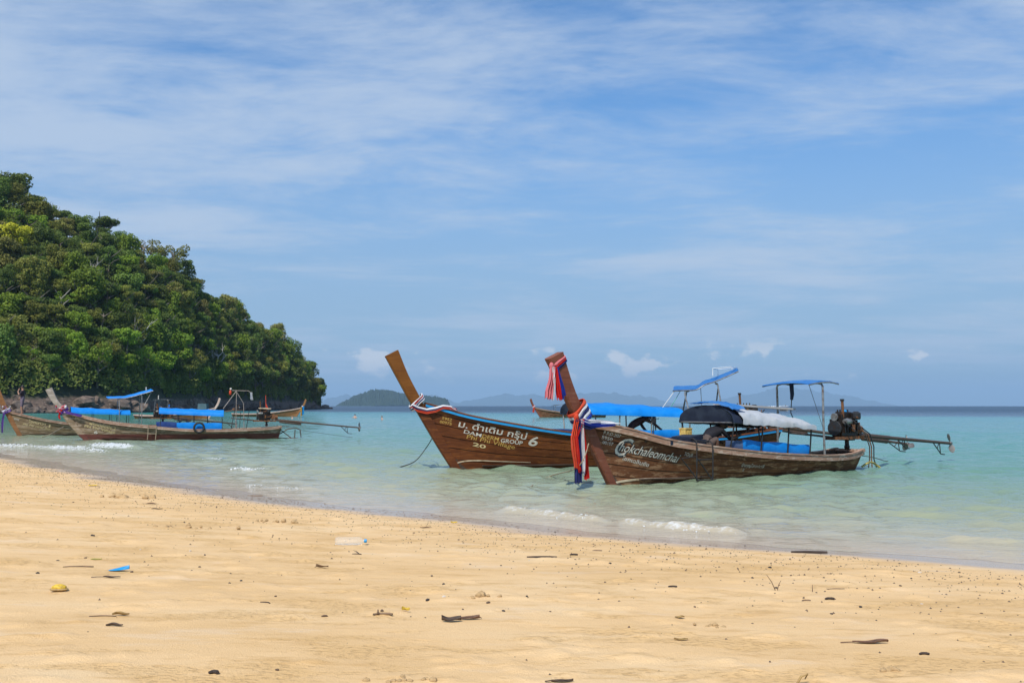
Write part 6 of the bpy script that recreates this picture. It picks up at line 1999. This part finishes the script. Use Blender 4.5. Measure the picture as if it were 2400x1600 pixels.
leaf(1064, 1227, .12, .08, 10, LEAF_YEL, 'small bright yellow leaf near the water in the middle', .5, 0, 8, .4)
leaf(217, 1139, .20, .10, 0, LEAF_YEL, 'yellow leaf on the upper left sand near the wet strip', .4, .3, 9, .4)
leaf(755, 1331, .13, .07, 185, WOOD_TAN, 'dry brown curled leaf left of the middle of the beach', .9, .1, 10, .3)
leaf(996, 1237, .16, .06, 5, LEAF_BROWN, 'brown leaf right of the bottle near the shoreline', .5, .2, 11)
leaf(352, 1182, .26, .09, 175, LEAF_BROWN, 'brown leaf below the heap of clods on the upper left sand', .5, .2, 12)
leaf(368, 1193, .20, .07, 0, LEAF_DARK, 'second darker leaf just under the brown one, upper left sand', .4, 0, 13)
leaf(1596, 1500, .10, .05, 5, LEAF_OCHRE, 'small ochre leaf half buried right of centre, low on the beach', .4, 0, 14)
leaf(1318, 1597, .13, .045, 190, LEAF_DARK, 'dark leaf at the very bottom edge of the picture', .6, .3, 15)
leaf(226, 1311, .12, .04, 3, mat_simple('leaf_green_yellow', (.35, .34, .05), .6, .2, 30), 'thin green-yellow leaf above the blue scrap on the left', .3, 0, 16)
leaf(1593, 1447, .08, .05, 10, LEAF_OCHRE, 'tiny ochre leaf curl right of the middle of the beach', .5, 0, 17)

# blue plastic scrap, and the yellow husk
p = ground(279, 1337); sp = []
sb = []
for i in range(12):
    q = i / 11; w_ = .05 * math.sin(math.pi * (.12 + q * .8)) ; row = [Vector(((q - .5) * .22, (k / 4 - .5) * w_ * 2.2, .012 + .035 * math.sin(math.pi * k / 4) * q + .012 * q)) for k in range(5)]
    sp.append(row); sb.append([v - Vector((0, 0, .003)) for v in row])
sc_ = MB().solid_grid(sp, sb).build('plastic_scrap', PAINT_BLUE, None, True); put(sc_, p, R(6)); sc_.scale = (.72, .72, .8)
tag(sc_, 'blue curved plastic scrap on the left part of the sand', 'scrap')
p = ground(138, 1387); hk = empty('fruit_husk', p, R(5)); hk.scale = (.75, .75, .6)
MB().ball((0, 0, .035), .055, 12, 8, .06, (1.25, .8, .75)).build('flesh', LEAF_YEL, hk, True)
MB().ball((0, 0, .018), .06, 12, 6, .05, (1.4, .9, .35)).build('rind', LEAF_OCHRE, hk, True)
tag(hk, 'open yellow fruit husk on the lower left sand', 'husk')


def stick(px, py, ln, r, rz, mat, label, bend=.02, name='driftwood_stick', lift=0.0, twigs=()):
    p = ground(px, py); rd = random.Random(px); rt = []
    for i in range(6):
        q = i / 5; rt.append(((q - .5) * ln, bend * math.sin(q * 3.1) + rd.uniform(-1, 1) * r * .4, r * .8 + lift * q))
    mb = MB().tube(rt, [r * .75, r, r * 1.05, r, r * 1.1, r * .9], 7, squash=.85)
    for a, b_, rr_2 in twigs: mb.tube([a, b_], [rr_2, rr_2 * .4], 5)
    o_ = mb.build(name, mat, None, True); put(o_, p, R(rz))
    return tag(o_, label, 'stick')


stick(1270, 1307, .29, .013, -3, WOOD_BLACK, 'straight dark stick lying in the middle of the beach')
stick(1897, 1297, .40, .017, -4, WOOD_BLACK, 'thick dark stick near the water on the right')
stick(1345, 1301, .075, .010, 0, WOOD_BLACK, 'short dark stub of wood right of the middle stick')
stick(1400, 1289, .10, .007, 1, WOOD_TAN, 'short thin brown stick right of the middle, near the shoreline')
stick(1577, 1382, .065, .008, 0, WOOD_BLACK, 'short dark twig lying right of centre')
stick(1945, 1406, .065, .010, 1, WOOD_BLACK, 'stubby black piece of wood on the right part of the beach')
stick(1890, 1409, .06, .006, 1, WOOD_TAN, 'pale thin chip left of the stubby black wood')
stick(2167, 1534, .05, .008, 0, WOOD_BLACK, 'tiny black chip low on the right part of the beach')
stick(500, 1579, .04, .010, 0, WOOD_BLACK, 'tiny dark chip near the bottom left edge')
stick(621, 1412, .085, .004, -30, WOOD_BLACK, 'thin bent twig slanting on the sand, left of centre', .02)
stick(183, 1328, .24, .006, 3, WOOD_TAN, 'long thin brown twig left of the blue scrap', .03)
stick(240, 1446, .16, .004, 2, WOOD_TAN, 'straight thin leaf stalk beside the yellowish leaf, lower left')
stick(836, 1298, .09, .005, -8, WOOD_BLACK, 'forked dark twig just below the bottle', .01, twigs=[((.03, 0, .005), (-.05, .06, .03), .004), ((.03, 0, .005), (-.04, .1, .02), .003)])
stick(897, 1442, .12, .008, 0, WOOD_TAN, 'brown twig with a knot, left of the yellow leaf', twigs=[((-.03, 0, .01), (-.03, .0, .035), .009)])
stick(1960, 1381, .14, .004, 4, WOOD_TAN, 'thin straw on the right part of the beach')
stick(598, 1162, .30, .010, 3, WOOD_TAN, 'thin stick at the edge of the wet strip, upper left')
# stalks stuck upright in the sand
for px, py, lab, tips in [(1820, 1384, 'two thin dry stalks sticking up out of the sand in a V', [(-.075, .12), (.035, .075)]), (1904, 1384, 'single short stalk sticking up from the sand, right of the V', [(.002, .055)])]:
    p = ground(px, py); mb = MB()
    for dx, dz_ in tips: mb.tube([(0, 0, -.02), (dx * .5, 0, dz_ * .55), (dx, 0, dz_)], [.004, .0035, .002], 5)
    o_ = mb.build('dry_stalk', WOOD_TAN); put(o_, p); tag(o_, lab, 'stalk')
p = ground(1868, 1600); o_ = MB().tube([(0, 0, 0), (.02, 0, .035), (.05, 0, .045), (.04, .01, .02)], [.005, .006, .005, .003], 6).build('dry_stalk', LEAF_OCHRE, None, True); put(o_, p)
tag(o_, 'curled dry stalk poking up at the bottom edge, right of centre', 'stalk')
# clods dug up by crabs
rd = random.Random(8)
def clods(px, py, n, wx, s0, label):
    o_ = empty('sand_clods', ground(px, py))
    for k in range(n):
        c_ = link(bpy.data.objects.new('clod', rd.choice(CLODS)), o_); r_ = rd.uniform(.4, 1) * s0
        c_.location = (rd.gauss(0, wx * .4), rd.gauss(0, wx * .15), rd.uniform(-.2, s0 * .5)  if s0 > .05 else rd.uniform(-.3, .5) * s0); c_.scale = (r_ * 1.2, r_, r_ * .8); c_.rotation_euler = (0, 0, rd.uniform(0, 6))
    tag(o_, label, 'sand heap')
m_sand_clod = mat_simple('sand_clod', (0.50, 0.335, 0.165), .95, .25, 6, bmp=.5)
CLODS = []
for k in range(4):
    ob = MB().ball((0, 0, 0), 1.0, 8, 6, .20, (1, 1, 1), rd).build('clod', m_sand_clod, None, True); CLODS.append(ob.data); bpy.data.objects.remove(ob)
clods(318, 1167, 34, .75, .085, 'heap of dug-up sand clods on the upper left beach')
clods(640, 1222, 14, .40, .035, 'small scatter of sand lumps on the left, below the wet strip')
clods(455, 1236, 16, .55, .03, 'low row of sand crumbs on the upper left beach')
clods(1125, 1400, 10, .18, .028, 'small sand mound in the middle of the beach')
clods(960, 1593, 16, .20, .018, 'heap of sand crumbs at the bottom edge, left of centre')
clods(2085, 1570, 8, .10, .02, 'little sand lump low on the right')
clods(1675, 1466, 10, .16, .020, 'crumbled sand right of centre, low on the beach')

# ------------------------------------------------------------------ pebbles and wrack bits scattered along the upper beach
PEB = [mat_simple('pebble_dark', (0.045, 0.036, 0.030), .8, .4, 30), mat_simple('pebble_brown', (0.12, 0.075, 0.045), .8, .4, 30), mat_simple('pebble_pale', (0.55, 0.48, 0.40), .7, .2, 30)]
PM = []
for m in range(3):
    for s_ in range(3):
        bm = bmesh.new(); bmesh.ops.create_icosphere(bm, subdivisions=1, radius=1)
        for v in bm.verts: v.co *= 1 + .35 * mnoise.noise(v.co * 1.7 + Vector((s_ * 5, m * 3, 0)))
        me = bpy.data.meshes.new('pebble'); bm.to_mesh(me); bm.free(); me.materials.append(PEB[m]); PM.append(me)
rp = random.Random(31)
BIG = [(500, 1172), (172, 1177), (507, 1189), (296, 1149), (593, 1224), (395, 1236), (1108, 1240), (1301, 1247), (1440, 1243), (1430, 1268), (970, 1249), (1430, 1321), (1075, 1265), (1345, 1266), (1492, 1280), (1640, 1279), (1746, 1279), (1560, 1276), (1947, 1345), (1820, 1379), (2248, 1342), (2340, 1360), (2108, 1320), (2155, 1343), (1804, 1330),
       (309, 1340), (200, 1307), (135, 1313), (93, 1321), (88, 1343), (468, 1327), (565, 1361), (646, 1397), (538, 1367), (1002, 1407), (1144, 1413), (1085, 1427), (1040, 1370), (1040, 1400), (2110, 1375), (2160, 1415), (1180, 1432), (650, 1569), (2017, 1423), (2300, 1437), (220, 1258), (432, 1224), (440, 1215), (20, 1154), (216, 1256), (446, 1294), (480, 1304), (1290, 1432), (760, 1443), (895, 1437)]
for k in range(165):
    if k < len(BIG): p = ground(*BIG[k]); s_ = rp.uniform(.008, .015)
    else:
        while True:
            x = rp.uniform(-14, 6.5); d_ = rp.gauss(3.0, 2.0); y = None
            q0 = 11.2; y = (q0 - d_) / SQ - x
            if y < 4.2 or y > 26 or d_ < .6: continue
            if abs(x / y) < .56: break
        p = Vector((x, y, float(beach_z(x, y)))); s_ = rp.uniform(.004, .011)
    o_ = link(bpy.data.objects.new('pebble', PM[rp.choice((0, 0, 0, 1, 1, 2, 3, 4, 5, 6))]))
    put(o_, p, 0, s_ * .3); o_.scale = (s_ * rp.uniform(.9, 1.9), s_, s_ * rp.uniform(.5, .9)); o_.rotation_euler = (0, 0, rp.uniform(0, 6.28))
    cw = {0: 'dark', 1: 'brown', 2: 'pale'}[PM.index(o_.data) // 3]; az_ = p.x / p.y
    tag(o_, '%s pebble or seed on the %s sand, %s part of the beach' % (cw, 'near foreground' if p.y < 7 else ('mid-beach' if p.y < 11 else 'upper shoreline'), 'left' if az_ < -.26 else ('left-middle' if az_ < 0 else ('right-middle' if az_ < .26 else 'right'))), 'pebble', 'pebbles and seeds scattered on the sand')
# finer wrack, too small to tell apart
wr = np.random.default_rng(9); n = 5200
xx = wr.uniform(-16, 8, n * 3); dd = np.abs(wr.gamma(2.0, 1.2, n * 3)) + .5; yy = (11.2 - dd) / SQ - xx
ok = (yy > 3.5) & (yy < 30) & (np.abs(xx / np.maximum(yy, .1)) < .6); xx, yy = xx[ok][:n], yy[ok][:n]; n = len(xx)
zz = beach_z(xx, yy); sz_ = wr.uniform(.0025, .0085, n) * (1 + .03 * yy)
tet = np.array([(1, 0, 0), (-.6, .8, 0), (-.5, -.9, 0), (0, 0, .8)])
V = np.stack([xx, yy, zz], -1)[:, None, :] + tet[None] * (sz_[:, None] * wr.uniform(.6, 1.7, (n, 4)))[..., None]
Fc = (np.arange(n)[:, None, None] * 4 + np.array([(0, 1, 3), (1, 2, 3), (2, 0, 3)])[None]).reshape(-1, 3)
wk = mesh_np('beach_wrack', V.reshape(-1, 3), Fc, PEB[1], smooth=False)
tag(wk, 'fine dark specks of wrack and grit strewn over the sand', 'grit', kind='stuff')
